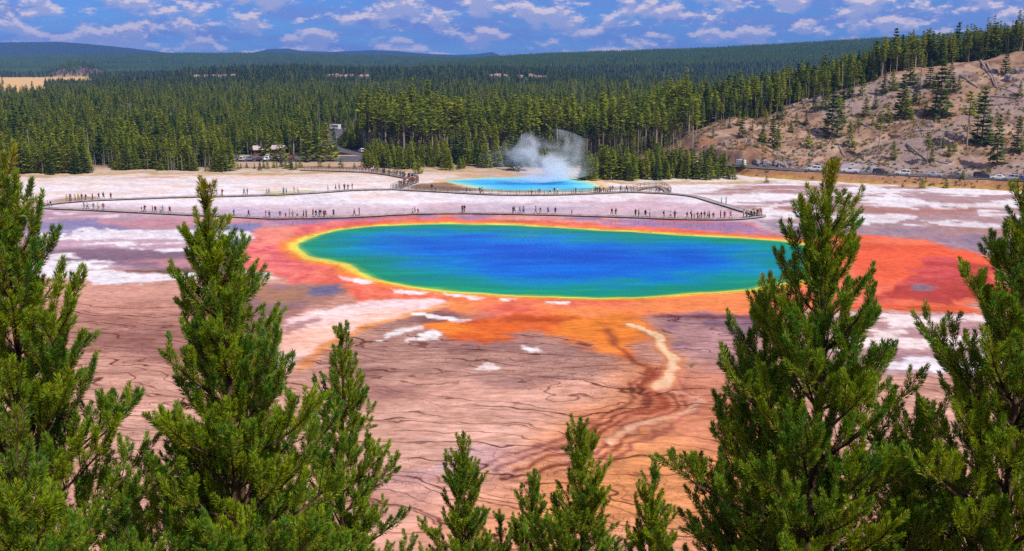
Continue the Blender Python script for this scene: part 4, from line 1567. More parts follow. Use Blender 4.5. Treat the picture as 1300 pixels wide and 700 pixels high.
sing = np.array(SINGLE)
mass = {'tall': [], 'slim': [], 'fir': [], 'snag': []}
for n, y0, y1 in ((11500, 390, 560), (24000, 560, 1000), (34000, 1000, 1900), (26000, 1900, 3000)):
    x, y = scatter(n, y0, y1, 1)
    z = hgt(x, y)
    h = RNG.normal(9.6, 2.3, n).clip(4.5, 16) * (0.65 + 0.7 * fbm(x / 70, y / 70, 201, 3))
    ok = forest_ok(x, y, z, h)
    if y0 < 500:
        near = np.min(np.hypot(x[:, None] - sing[None, :, 0], y[:, None] - sing[None, :, 1]), axis=1)
        ok &= near > 1.6
    knoll = (to_px(x, y, z)[0] < 165) & (y > 2450)
    ok &= ~(knoll & (RNG.random(n) < 0.5))
    kind = RNG.random(n)
    trunks = (to_px(x, y, z)[0] > 455) & (to_px(x, y, z)[0] < 875) & (y < 540)
    kind = np.where(trunks, kind * 0.34, kind)
    h = np.where(trunks, h * 1.42, h)
    kind = np.where((y > 1450) & (kind < 0.9), kind * 0.35 + 0.55, kind)     # more dark conifers on the rise, their colour standing in for cloud shadow
    ok &= ~(trunks & (y < 500) & (RNG.random(n) < 0.35))
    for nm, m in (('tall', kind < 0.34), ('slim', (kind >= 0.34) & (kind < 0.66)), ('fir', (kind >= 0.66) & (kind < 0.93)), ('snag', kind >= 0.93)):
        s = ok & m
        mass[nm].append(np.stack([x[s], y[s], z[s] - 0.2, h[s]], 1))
# young growth along the edge of the basin
nE = 2600
pxe = RNG.uniform(-60, 292, nE)
dd_ = RNG.uniform(363, 402, nE)
s1 = np.stack([pxe, dd_], 1)
pxe = RNG.uniform(462, 745, 900)
s2 = np.stack([pxe, RNG.uniform(374, 425, 900)], 1)
s3 = np.stack([RNG.uniform(745, 905, 420), RNG.uniform(344, 372, 420)], 1)
s5 = np.stack([RNG.uniform(437, 470, 160), RNG.uniform(470, 600, 160)], 1)
EDGE = np.concatenate([s1, s2, s3, s5])
tt_ = np.array([ray(p, 210)[0] / ray(p, 210)[1] for p in EDGE[:, 0]])
xe, ye = tt_ * EDGE[:, 1], EDGE[:, 1]
clump = fbm(xe / 9, ye / 9, 401, 3)
keep = (clump > 0.45) & (line_dist(xe, ye, ROAD_LINE) > 6) & (line_dist(xe, ye, ACCESS) > 6)
keep &= ye > np.interp(EDGE[:, 0], [-60, 60, 112, 130, 292, 326, 382, 462, 560, 640, 745, 760, 905], [356, 358, 360, 374, 368, 366, 374, 380, 372, 384, 384, 335, 346])
xe, ye = xe[keep], ye[keep]
ze = hgt(xe, ye)
grey = (to_px(xe, ye, ze)[0] > 110) & (to_px(xe, ye, ze)[0] < 296)
kk = RNG.random(len(xe))
he = RNG.uniform(3.5, 8.5, len(xe)) * np.where(to_px(xe, ye, ze)[0] > 440, 0.78, 1.0)
m1 = grey & (kk < 0.5)
mass['snag'].append(np.stack([xe[m1], ye[m1], ze[m1] - 0.1, he[m1] * 0.85], 1))
m2 = ~m1
mass['young'] = [np.stack([xe[m2], ye[m2], ze[m2] - 0.1, he[m2]], 1)]
PR['young'] = PR['sapling'] + PR['full']
# wooded ground behind the crest of the bare hill
x = RNG.uniform(40, 330, 2300)
y = np.interp(x, CREST_X, CREST_Y) + 12 + RNG.uniform(0, 1, 2300) ** 1.2 * 260
h = RNG.normal(6.0, 1.6, 2300).clip(3.0, 10)
s = (y > 405) & (x / y < 0.6)
mass['slim'].append(np.stack([x[s], y[s], hgt(x[s], y[s]) - 0.2, h[s]], 1))
LAB = {'tall': ('pine_forest', 'wide forest of tall slender pines stretching back to the hills', 'forest'),
       'slim': ('slim_pine_forest', 'slim olive pines filling the forest behind the flats', 'forest'),
       'fir': ('dark_conifer_forest', 'dark conifers standing among the lighter forest pines', 'forest'),
       'young': ('young_pine_stand', 'low young pines crowding the edge of the flats', 'young pines'),
       'snag': ('dead_tree_stand', 'grey dead trunks scattered through the forest', 'forest')}
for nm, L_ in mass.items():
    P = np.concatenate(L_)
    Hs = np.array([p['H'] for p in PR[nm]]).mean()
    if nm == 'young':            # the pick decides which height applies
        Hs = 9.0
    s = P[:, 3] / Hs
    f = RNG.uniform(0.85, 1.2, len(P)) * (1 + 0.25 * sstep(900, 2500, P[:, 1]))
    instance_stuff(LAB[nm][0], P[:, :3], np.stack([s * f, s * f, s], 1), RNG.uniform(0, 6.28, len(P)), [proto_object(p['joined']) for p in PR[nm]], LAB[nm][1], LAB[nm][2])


# far ridges: small clumps of simple trees
def clump_mesh(seed):
    rs = np.random.default_rng(seed)
    V, T = [], []
    for k in range(14):
        cx, cy = rs.uniform(-16, 16, 2)
        H, R = rs.uniform(10, 17), rs.uniform(1.8, 3.0)
        for lv in (0, 1):
            b = len(V)
            zb, zt, rr = (0.5, H * 0.75, R) if lv == 0 else (H * 0.4, H, R * 0.7)
            a0 = rs.uniform(0, 6)
            for q in range(5):
                a = a0 + q * 2 * PI / 5
                r2 = rr * rs.uniform(0.7, 1.2)
                V.append((cx + math.cos(a) * r2, cy + math.sin(a) * r2, zb + rs.uniform(-0.5, 0.5)))
            V.append((cx, cy, zt))
            T += [(b + q, b + (q + 1) % 5, b + 5) for q in range(5)]
    me = bpy.data.meshes.new('clump')
    me.from_pydata(V, [], T)
    me.materials.append(MATS['forest_dark'])
    return me


pts = []
for n, y0, y1 in ((9000, 2500, 3900), (9000, 4200, 6300)):
    x, y = scatter(n, y0, y1, 1, 0.56)
    z = hgt(x, y)
    ok = z > (12 if y0 < 4000 else 25)
    ok &= ~((to_px(x, y, z)[0] < 165) & (y < 3000) & (RNG.random(n) < 0.8))
    pts.append(np.stack([x, y, z - 0.5], 1)[ok])
pts = np.concatenate(pts)
sc_ = RNG.uniform(0.85, 1.2, len(pts))
instance_stuff('ridge_forest', pts, np.stack([sc_] * 3, 1), RNG.uniform(0, 6.28, len(pts)), [proto_object(clump_mesh(60 + i)) for i in range(4)],
               'dark wooded ridges far beyond the forest', 'forest')


# ------------------------------------------------------------------ pale cliffs on the wooded rise, boulders and logs on the hill
def rock_mat(name, a, b):
    t = NT(name)
    nz = t.noise(t.co((0.5, 0.5, 0.18)), 1.0, 5, 0.65)
    return t.bsdf(t.mix(t.ramp(nz, 0.35, 0.65), lin4(a), lin4(b)), 0.95, 0.1, bump=nz, bstr=0.6, bdist=0.5)


rock_mat('pale_rock', (128, 96, 88), (196, 158, 146))
rock_mat('grey_rock', (92, 86, 86), (170, 158, 152))
rs = np.random.default_rng(5)


def rough_block(sx, sy, sz, seed):
    bm = bmesh.new()
    bmesh.ops.create_icosphere(bm, subdivisions=3, radius=1.0)
    for v in bm.verts:
        c = v.co
        f = 0.75 + 0.5 * float(fbm(np.array([c.x * 1.7 + seed]), np.array([c.y * 1.7 + c.z * 2.1]), seed, 3)[0])
        k = 1 / max(abs(c.x), abs(c.y), abs(c.z)) ** 0.6
        v.co = Vector((c.x * sx, c.y * sy, c.z * sz)) * f * k
    me = bpy.data.meshes.new('rock')
    bm.to_mesh(me)
    bm.free()
    return me


for ci, (x0, x1, dd) in enumerate(CLIFFS):
    px = x0
    while px < x1:
        w = rs.uniform(4, 9)
        if rs.random() < 0.22:
            px += w
            continue
        p = at_depth(px + w / 2, 100, dd + rs.uniform(-15, 15))
        z = float(hgt(p.x, p.y))
        zt = at_depth(px, rs.uniform(94.0, 99.5), dd).z
        o = obj('rock_outcrop', rough_block(w * dd / F * 0.55, 8, max(3.5, (zt - z)) * 1.1, int(rs.integers(0, 99))), MATS['pale_rock'])
        o.location = (p.x, p.y, z)
        tag(o, 'pale pink rock cliff breaking through the wooded rise', 'cliff', 'pale cliffs on the wooded rise')
        px += w * rs.uniform(0.7, 1.15)
for px, py, s in ((1262, 92, 1.5), (1284, 100, 1.9), (1296, 92, 1.8), (1290, 110, 1.3), (1250, 74, 1.2), (1180, 160, 1.0), (962, 207, 1.3), (975, 210, 1.5), (986, 208, 1.2), (994, 211, 1.6), (968, 212, 1.0), (1003, 209, 1.1),
                  (985, 198, 1.2), (1030, 196, 0.9), (1022, 130, 1.4), (1038, 128, 1.8), (1010, 136, 1.2), (930, 180, 1.0), (950, 181, 1.2), (966, 179, 1.0), (915, 183, 0.9), (1222, 176, 1.0), (1108, 208, 0.8), (1205, 205, 0.7)):
    p = hit(px, py)
    o = obj('boulder', rough_block(s * 1.3, s, s * 0.8, int(rs.integers(0, 99))), MATS['grey_rock'])
    o.location = p
    o.rotation_euler = (rs.uniform(-.3, .3), rs.uniform(-.3, .3), rs.uniform(0, 6))
    tag(o, ('%s grey boulder %s on the bare slope above the %s' % ('large' if s > 1.25 else 'small' if s < 0.95 else 'rounded', 'high' if py < 140 else 'midway' if py < 178 else 'low', min(LANDMARKS, key=lambda t_: abs(t_[0] - px))[1])), 'boulder', 'boulders on the bare hill' if py < 115 else 'boulders above the road')
for a, b, w in (((1245, 78), (1265, 112), .42), ((1253, 82), (1267, 114), .36), ((1219, 97), (1241, 113), .5), ((1161, 168), (1213, 170), .38), ((1185, 166), (1214, 171), .35), ((1151, 185), (1174, 203), .5), ((1258, 123), (1297, 126), .35),
                ((1092, 157), (1108, 166), .34), ((1065, 187), (1073, 201), .3), ((1268, 112), (1290, 120), .3), ((1276, 132), (1298, 128), .3), ((1177, 203), (1204, 209), .3), ((1036, 173), (1052, 174), .26), ((1230, 197), (1234, 190), .2), ((1163, 167), (1168, 155), .22)):
    A, B = hit(*a), hit(*b)
    A.z += w * 0.7
    B.z += w * 0.7
    m = MB()
    n = 7
    P = []
    for i in range(n):
        q = A.lerp(B, i / (n - 1))
        q.z = max(q.z, float(hgt(q.x, q.y)) + w * 0.4)
        P.append(q - A)
    m.tube(P, [w * (1 - 0.55 * i / (n - 1)) for i in range(n)], 7)
    for k in range(6):
        i = int(rs.integers(1, n - 1))
        d = Vector((rs.normal(0, 1), rs.normal(0, 1), abs(rs.normal(0, 1)))).normalized()
        m.tube([P[i], P[i] + d * rs.uniform(0.7, 1.6)], [w * 0.25, w * 0.08], 4, False)
    o = m.build('fallen_log', MATS['dead_wood'])
    o.location = A
    mx, my = (a[0] + b[0]) / 2, (a[1] + b[1]) / 2
    tag(o, '%s grey fallen trunk lying %s on the bare hillside above the %s' % ('thick' if w > 0.4 else 'slim' if w < 0.31 else 'weathered', 'low' if my > 178 else 'midway' if my > 140 else 'high',
                                                                        min(LANDMARKS, key=lambda t_: abs(t_[0] - mx))[1]), 'log', 'fallen trunks on the hillside')


# dry tufts, twigs and stones strewn over the bare hill: too many to count
def tuft_mesh(seed, col):
    rs_ = np.random.default_rng(seed)
    V, T = [], []
    for k in range(16):
        a, r = rs_.uniform(0, 6.28), rs_.uniform(0, 0.3)
        p = Vector((math.cos(a) * r, math.sin(a) * r, 0))
        q = p + Vector((rs_.normal(0, .25), rs_.normal(0, .25), rs_.uniform(.2, .6)))
        sd = Vector((rs_.normal(), rs_.normal(), 0)).normalized() * 0.09
        b = len(V)
        V += [p - sd, p + sd, q]
        T.append((b, b + 1, b + 2))
    me = bpy.data.meshes.new('tuft')
    me.from_pydata([tuple(v) for v in V], [], T)
    me.materials.append(MATS[col])
    return me


object_varied('dry_grass', (120, 96, 58), (186, 156, 100), 0.95)
x = RNG.uniform(48, 230, 9000)
y = toe_y(x) + RNG.uniform(0.5, 125, 9000)
keep = (y < np.interp(x, CREST_X, CREST_Y) + 12) & (fbm(x / 8, y / 8, 301, 4) > 0.42) & (np.abs(y - toe_y(x) - 9) > 4.4)
x, y = x[keep], y[keep]
sc_ = RNG.uniform(0.6, 2.0, len(x))
instance_stuff('dry_scrub', np.stack([x, y, hgt(x, y)], 1), np.stack([sc_] * 3, 1), RNG.uniform(0, 6.28, len(x)),
               [proto_object(tuft_mesh(3, 'dry_grass')), proto_object(tuft_mesh(4, 'dry_grass')), proto_object(tuft_mesh(5, 'forest_dark')), proto_object(rough_block(.3, .25, .2, 4))],
               'dry tufts and small stones strewn over the bare hillside', 'scrub')
for p_ in bpy.data.objects:
    if p_.name.startswith('tree_source') and len(p_.data.materials) == 0:
        p_.data.materials.append(MATS['grey_rock'])


# ------------------------------------------------------------------ boardwalks
def plank_mat():
    t = NT('boards')
    nz = t.noise(t.co((0.6, 0.6, 1)), 1.0, 5, 0.7)
    fin = t.noise(t.co((5, 5, 1)), 1.0, 3, 0.7)
    c = t.mix(t.ramp(nz, 0.3, 0.7), lin4((150, 136, 128)), lin4((196, 184, 176)))
    c = t.mix(t.math('MULTIPLY', t.ramp(fin, 0.5, 0.7), 0.5), c, lin4((92, 80, 74)))
    return t.bsdf(c, 0.9, 0.15, bump=fin, bstr=0.4, bdist=0.03)


plank_mat()
plain('beam_wood', (112, 96, 86), 0.9, 0.15, 0.35, 1.5)
plain('rail_wood', (120, 106, 98), 0.9, 0.15, 0.3, 1.5)
DECK_Z, DECK_W = 0.36, 2.0
DECKED = {}


def offset_line(P, off):
    out = []
    for i, p in enumerate(P):
        d = P[min(i + 1, len(P) - 1)] - P[max(i - 1, 0)]
        d = d / (np.hypot(*d) + 1e-9)
        out.append(p + np.array([-d[1], d[0]]) * off)
    return np.array(out)


def resample(P, step):
    d = np.concatenate([[0], np.cumsum(np.hypot(*np.diff(P, axis=0).T))])
    s = np.arange(0, d[-1], step)
    return np.stack([np.interp(s, d, P[:, k]) for k in (0, 1)], 1)


def slab(m, P, off0, off1, z0, z1):
    A, B = offset_line(P, off0), offset_line(P, off1)
    rings = [[(a[0], a[1], z0), (b[0], b[1], z0), (b[0], b[1], z1), (a[0], a[1], z1)] for a, b in zip(A, B)]
    m.loft(rings)


def boardwalk(P, label, rail=(), z=DECK_Z, width=DECK_W, zoff=0.0, supports=True):
    P = smooth_open(P, 6)
    c = P[0]
    Q = P - c
    root = empty('boardwalk', (c[0], c[1], 0))
    tag(root, label, 'boardwalk', 'boardwalks of the hot spring basin')
    z = z + zoff
    m = MB()
    slab(m, Q, -width / 2, width / 2, z - 0.06, z)
    m.build('deck', MATS['boards'], root)
    for s in (-1, 1):
        m = MB()
        slab(m, Q, s * (width / 2 - 0.18) - 0.06, s * (width / 2 - 0.18) + 0.06, z - 0.22, z - 0.062)
        m.build('beam', MATS['beam_wood'], root)
        m = MB()
        slab(m, Q, s * (width / 2 - 0.05) - 0.06, s * (width / 2 - 0.05) + 0.06, z + 0.002, z + 0.08)
        m.build('edge_board', MATS['boards'], root)
    if supports:
        post = MB().quad_box((-1.0, -0.11, -0.1), (1.0, 0.11, z - 0.222)).mesh('support')
        post.materials.append(MATS['beam_wood'])
        R = resample(Q, 4.2)
        for i in range(len(R)):
            d = R[min(i + 1, len(R) - 1)] - R[max(i - 1, 0)]
            o = obj('support', post, None, root)
            o.location = (R[i][0], R[i][1], 0)
            o.rotation_euler = (0, 0, math.atan2(d[1], d[0]) + PI / 2)
    if rail:
        pm = MB().quad_box((-0.06, -0.06, -0.1), (0.06, 0.06, 1.08)).mesh('railing_post')
        pm.materials.append(MATS['rail_wood'])
        for s in rail:
            L = offset_line(Q, s * (width / 2 - 0.05))
            for p in resample(L, 2.6):
                o = obj('railing_post', pm, None, root)
                o.location = (p[0], p[1], z + 0.12)
            for zz in (0.55, 1.02):
                m = MB()
                slab(m, L, -0.035, 0.035, z + zz + 0.12, z + zz + 0.22)
                m.build('handrail', MATS['rail_wood'], root)
    DECKED[label] = P
    return P


W_LOW = boardwalk(WALK_LOW, 'long low boardwalk curving past the rim of the rainbow pool')
W_END = boardwalk(WALK_END, 'straight boardwalk climbing from the crowded corner towards the steaming pool', zoff=0.004)
W_MID = boardwalk(WALK_MID, 'railed boardwalk along the near edge of the steaming blue pool', (-1, 1), zoff=0.008)
W_UP = boardwalk(WALK_UP, 'far boardwalk on short posts crossing the white flats', zoff=0.012)
W_PATH = boardwalk(WALK_PATH, 'crowded railed walk bending from the car park to the pools', (-1, 1), zoff=0.016)
W_SPUR = boardwalk(WALK_SPUR, 'short railed viewing loop beside the steaming pool', (1,), zoff=0.02, width=1.9)


# ------------------------------------------------------------------ people
plain('skin', (196, 140, 112), 0.6, 0.3, 0.1)
plain('skin_dark', (122, 80, 60), 0.6, 0.3, 0.1)
CLOTH = {'red': (186, 34, 40), 'navy': (34, 44, 84), 'white': (226, 224, 220), 'black': (32, 32, 36), 'light blue': (120, 164, 206), 'grey': (128, 128, 132),
         'green': (60, 104, 66), 'yellow': (214, 180, 66), 'pink': (218, 120, 140), 'teal': (34, 116, 126), 'tan': (176, 148, 112), 'purple': (98, 62, 116),
         'denim blue': (66, 86, 120), 'khaki': (162, 140, 104), 'dark brown': (66, 48, 38), 'blond': (196, 160, 96)}
for k, v in CLOTH.items():
    plain('cloth ' + k, v, 0.85, 0.15, 0.2, 12)


def make_person(kind):
    """one continuous skinned body, clothes grown from it"""
    walk = {'stand': 0.0, 'walk': 0.30, 'photo': 0.04, 'hip': 0.05}[kind]
    J, E, Rr, lab = {}, [], {}, {}

    def j(n, x, y, z, r):
        J[n] = Vector((x, y, z))
        Rr[n] = r

    def e(a, b, part):
        E.append((a, b, part))
    j('pelvis', 0, 0, 0.96, 0.145)
    j('waist', 0, 0.0, 1.12, 0.128)
    j('chest', 0, -0.01, 1.32, 0.150)
    j('collar', 0, -0.01, 1.44, 0.105)
    j('neck', 0, 0.0, 1.52, 0.055)
    j('jaw', 0, 0.025, 1.60, 0.075)
    j('head', 0, 0.01, 1.69, 0.098)
    j('crown', 0, -0.005, 1.76, 0.07)
    for a, b, p in (('pelvis', 'waist', 'torso'), ('waist', 'chest', 'torso'), ('chest', 'collar', 'torso'), ('collar', 'neck', 'neck'), ('neck', 'jaw', 'head'), ('jaw', 'head', 'head'), ('head', 'crown', 'head')):
        e(a, b, p)
    for s, sg in (('l', -1), ('r', 1)):
        f = walk * sg
        j(s + 'hip', 0.10 * sg, 0, 0.90, 0.098)
        j(s + 'knee', 0.105 * sg, f * 0.55 + 0.02, 0.50 + abs(f) * 0.03, 0.062)
        j(s + 'ankle', 0.11 * sg, f * 1.05 - 0.02, 0.085 + (0.05 if f < -0.1 else 0), 0.042)
        j(s + 'toe', 0.125 * sg, f * 1.05 + 0.15, 0.035, 0.036)
        e('pelvis', s + 'hip', 'leg')
        e(s + 'hip', s + 'knee', 'leg')
        e(s + 'knee', s + 'ankle', 'shin')
        e(s + 'ankle', s + 'toe', 'foot')
        j(s + 'shoulder', 0.195 * sg, -0.01, 1.41, 0.066)
        if kind == 'photo':
            el, wr, ha = (0.25 * sg, 0.14, 1.24), (0.10 * sg, 0.33, 1.46), (0.05 * sg, 0.37, 1.52)
        elif kind == 'hip' and sg > 0:
            el, wr, ha = (0.40, -0.05, 1.17), (0.20, 0.06, 1.02), (0.14, 0.09, 1.0)
        else:
            el, wr, ha = (0.245 * sg, -f * 0.45 - 0.03, 1.14), (0.255 * sg, -f * 0.9 + 0.05, 0.90), (0.25 * sg, -f * 1.0 + 0.08, 0.80)
        j(s + 'elbow', *el, 0.043)
        j(s + 'wrist', *wr, 0.031)
        j(s + 'hand', *ha, 0.034)
        e('collar', s + 'shoulder', 'torso')
        e(s + 'shoulder', s + 'elbow', 'sleeve')
        e(s + 'elbow', s + 'wrist', 'arm')
        e(s + 'wrist', s + 'hand', 'hand')
    names = list(J)
    me = bpy.data.meshes.new('person')
    me.from_pydata([tuple(J[n]) for n in names], [(names.index(a), names.index(b)) for a, b, _ in E], [])
    o = bpy.data.objects.new('person_source', me)
    COL.objects.link(o)
    o.modifiers.new('skin', 'SKIN')
    sk = me.skin_vertices[0].data
    for i, n in enumerate(names):
        dep = 0.72 if n in ('pelvis', 'waist', 'chest', 'collar') else 1.0
        sk[i].radius = (Rr[n], Rr[n] * dep)
        sk[i].use_root = (n == 'pelvis')
    sub = o.modifiers.new('sub', 'SUBSURF')
    sub.levels = 1
    dg = bpy.context.evaluated_depsgraph_get()
    body = bpy.data.meshes.new_from_object(o.evaluated_get(dg))
    bpy.data.objects.remove(o)
    nv = len(body.vertices)
    co = np.empty(nv * 3)
    body.vertices.foreach_get('co', co)
    co = co.reshape(-1, 3)
    no = np.array([v.normal[:] for v in body.vertices])
    # nose and chin
    co[:, 1] += 0.028 * np.exp(-(((co[:, 0]) / 0.022) ** 2 + ((co[:, 2] - 1.655) / 0.025) ** 2)) * (co[:, 1] > 0.05)
    body.vertices.foreach_set('co', co.ravel())
    polys = [tuple(p.vertices) for p in body.polygons]
    cen = np.array([p.center[:] for p in body.polygons])
    best = np.full(len(cen), 1e9)
    part = np.empty(len(cen), object)
    for a, b, p in E:
        A, B = np.array(J[a]), np.array(J[b])
        t = np.clip(((cen - A) @ (B - A)) / ((B - A) @ (B - A)), 0, 1)
        d = np.linalg.norm(cen - A - t[:, None] * (B - A), axis=1) / ((Rr[a] + Rr[b]) / 2)
        s = d < best
        best[s] = d[s]
        part[s] = p
    body.shade_smooth()

    def garment(name, sel, puff):
        idx = [i for i in range(len(polys)) if sel(i)]
        used = sorted({v for i in idx for v in polys[i]})
        mp = {v: k for k, v in enumerate(used)}
        g = bpy.data.meshes.new(name)
        g.from_pydata([tuple(co[v] + no[v] * puff) for v in used], [], [tuple(mp[v] for v in polys[i]) for i in idx])
        g.shade_smooth()
        return g
    shirt = garment('shirt', lambda i: part[i] == 'sleeve' or (part[i] in ('torso', 'neck') and 0.97 < cen[i][2] < 1.47), 0.016)
    trousers = garment('trousers', lambda i: part[i] in ('leg', 'shin') or (part[i] == 'torso' and cen[i][2] <= 1.0), 0.014)
    shorts = garment('shorts', lambda i: part[i] == 'leg' or (part[i] == 'torso' and cen[i][2] <= 1.0), 0.016)
    shoes = garment('shoes', lambda i: part[i] == 'foot', 0.008)
    hair = garment('hair', lambda i: part[i] == 'head' and (cen[i][2] > 1.72 or (cen[i][1] < -0.02 and cen[i][2] > 1.58)), 0.018)
    h = MB()
    h.loft([[(r * math.cos(a), 0.01 + r * math.sin(a) * 1.1, z) for a in np.linspace(0, 2 * PI, 14, endpoint=False)] for r, z in ((0.19, 1.725), (0.19, 1.735), (0.118, 1.745), (0.108, 1.82), (0.07, 1.85))])
    hat = h.mesh('hat', True)
    b = MB()
    b.loft([[(x * 0.15, -0.11 - 0.16 * dy, 1.02 + 0.42 * zz) for x, dy in ((-1, 0), (1, 0), (0.85, 1), (-0.85, 1))] for zz in (0, 0.08, 0.85, 1.0)])
    pack = b.mesh('backpack')
    return dict(body=body, shirt=shirt, trousers=trousers, shorts=shorts, shoes=shoes, hair=hair, hat=hat, backpack=pack)


PERS = {k: make_person(k) for k in ('stand', 'walk', 'photo', 'hip')}
PRS = np.random.default_rng(31)
POSE = {'stand': 'standing', 'walk': 'walking', 'photo': 'raising a camera', 'hip': 'standing hand on hip'}
USED = {}


def child(root, name, me, mat):
    o = obj(name, me, None, root)
    if len(me.materials) == 0:
        me.materials.append(MATS['skin'])
    o.material_slots[0].link = 'OBJECT'
    o.material_slots[0].material = MATS[mat]
    return o


def person(x, y, z, rz, where, group, shirt=None, pose=None, scale=None):
    rs = PRS
    sh_names = ['red', 'navy', 'white', 'black', 'light blue', 'grey', 'green', 'yellow', 'pink', 'teal', 'tan', 'purple']
    for _ in range(30):
        sc = scale or rs.normal(1.06, 0.05)
        if rs.random() < 0.06 and not scale:
            sc = 0.72
        sh = shirt or str(rs.choice(sh_names, p=[.11, .16, .12, .17, .09, .1, .06, .04, .05, .04, .04, .02]))
        tr = str(rs.choice(['denim blue', 'black', 'khaki', 'grey', 'navy', 'dark brown']))
        short = rs.random() < 0.45
        po = pose or str(rs.choice(['stand', 'walk', 'photo', 'hip'], p=[.4, .36, .14, .1]))
        hat = str(rs.choice(['', 'tan', 'white', 'black'], p=[.62, .16, .1, .12]))
        pk = str(rs.choice(['', 'black', 'navy', 'red', 'green'], p=[.72, .12, .07, .05, .04]))
        lab = ('child' if sc < 0.8 else 'person') + ' %s in %s shirt and %s %s' % (POSE[po], sh, tr, 'shorts' if short else 'trousers')
        if hat:
            lab += ' with %s hat' % hat
        elif pk:
            lab += ' with %s backpack' % pk
        lab += ' ' + where
        if len(lab.split()) <= 16 and lab not in USED:
            break
    USED[lab] = 1
    root = empty('person', (x, y, z), rz)
    root.scale = (sc * rs.uniform(1.02, 1.18), sc * rs.uniform(1.0, 1.15), sc)
    tag(root, lab, 'person', group)
    m = PERS[po]
    child(root, 'body', m['body'], 'skin' if rs.random() < 0.75 else 'skin_dark')
    child(root, 'shirt', m['shirt'], 'cloth ' + sh)
    child(root, 'shorts' if short else 'trousers', m['shorts' if short else 'trousers'], 'cloth ' + tr)
    child(root, 'shoes', m['shoes'], 'cloth ' + str(rs.choice(['black', 'grey', 'white'])))
    if hat:
        child(root, 'hat', m['hat'], 'cloth ' + hat)
    child(root, 'hair', m['hair'], 'cloth ' + str(rs.choice(['dark brown', 'black', 'blond', 'dark brown'])))
    if pk and not hat:
        child(root, 'backpack', m['backpack'], 'cloth ' + pk)
    return root


def put_on(P, px, where, group, shirt=None, pose=None, dz=0.0):
    """stand a person on a walk where it crosses a picture column"""
    xs = np.array([to_px(p[0], p[1], DECK_Z)[0] for p in P])
    o = np.argsort(xs)
    x = np.interp(px, xs[o], P[o, 0])
    y = np.interp(px, xs[o], P[o, 1]) + PRS.uniform(-0.6, 0.6)
    way = PRS.choice([0, PI / 2, -PI / 2, PI, 0.4], p=[.15, .3, .3, .15, .1]) + PRS.normal(0, 0.3)
    return person(x, y, DECK_Z + 0.003 + dz, way, where, group, shirt, pose)


for px in (46, 50, 54, 60, 64):
    put_on(W_LOW, px, 'at the sharp far bend', 'people at the far bend of the boardwalk', dz=0.012)
for px, sh in ((106, 'light blue'), (110, None), (120, 'grey'), (126, 'white'), (132, 'red'), (179, 'black'), (183.5, 'red'), (194, 'black'), (198, 'red'), (203, 'white'), (206.5, 'light blue'), (216, 'green')):
    put_on(W_LOW, px, 'on the low walk', 'people on the low boardwalk beside the mauve shallows', sh)
for px, sh in ((297, 'teal'), (316, 'black'), (338, 'red'), (342, 'tan'), (356, 'green'), (363, 'red'), (367, 'light blue'), (372, 'pink'), (378, 'white'), (386, 'grey'), (389, 'black'), (397, 'navy'), (402, 'black'), (405, 'navy'), (408, 'black'), (411, 'red'), (414, 'black'), (424, 'navy'), (450, 'purple'), (456, 'black')):
    put_on(W_LOW, px, 'before the pink mats', 'people on the low boardwalk before the pink mats', sh)
for px, sh in ((524, 'white'), (527, 'grey'), (531, 'navy'), (587, 'black'), (589.5, 'navy'), (651, 'black'), (653, 'tan'), (660, 'tan'), (664.5, 'light blue'), (680, 'grey'), (686, 'navy'), (696, 'grey'), (705, 'black'), (726, 'navy'), (776.5, 'black'), (782, 'black')):
    put_on(W_LOW, px, 'behind the blue pool', 'people on the low boardwalk behind the rainbow pool', sh)
for px, sh in ((807, 'black'), (811, 'grey'), (819.5, 'navy'), (825, 'white'), (843, 'black'), (851, 'white'), (856.5, 'navy'), (872, 'black'), (877.5, 'white'), (881, 'light blue'), (885, 'red'), (887, 'navy'), (890, 'black'), (894, 'black'), (898.5, 'tan'), (901, 'yellow'), (905, 'navy'), (915, 'black'), (920, 'red'), (928, 'pink')):
    put_on(W_LOW, px, 'near the corner', 'people on the low boardwalk near the crowded corner', sh)
for px, sh in ((944, 'white'), (947, None), (950, 'yellow'), (953, 'black'), (955, 'white'), (957, 'tan'), (959, 'white'), (961, 'black'), (963, None), (965, 'red'), (967, 'light blue')):
    put_on(W_LOW, px, 'at the corner', 'people crowding the boardwalk corner', sh)
for px in (84, 88, 91, 95, 99, 105, 109, 118, 125, 131, 141):
    put_on(W_UP, px, 'by the brown puddle', 'people on the far boardwalk by the brown puddle', dz=0.012)
for px in (267, 270, 276, 282, 310, 313.5, 339, 342, 360, 364, 373, 379):
    put_on(W_UP, px, 'on the far walk', 'people on the far boardwalk across the white flats', dz=0.012)
for px, sh in ((416, 'light blue'), (426, 'black'), (431, 'light blue'), (437, 'navy'), (442, 'black'), (447, 'green')):
    put_on(W_UP, px, 'on the far walk', 'people on the far boardwalk across the white flats', sh, dz=0.012)
for px, sh in ((548, None), (553, None), (592, None), (597, None), (609, 'black'), (612, 'pink'), (675, 'yellow'), (685, 'red'), (698, 'white'), (704.5, 'black'), (708, 'white'), (731, 'teal')):
    put_on(W_MID, px, 'at the steaming pool', 'people at the railing of the steaming pool', sh, dz=0.008)
for px in (754, 756, 758.5, 761, 763, 766, 768.5, 771, 773, 775, 777.5, 788, 795, 797, 833, 837, 853):
    put_on(W_MID, px, 'beside the steam', 'people beside the steaming pool', dz=0.008)
for px in (916, 921):
    put_on(W_END, px, 'on the climbing walk', 'people on the climbing boardwalk', dz=0.004)
dl = np.concatenate([[0], np.cumsum(np.hypot(*np.diff(W_PATH, axis=0).T))])
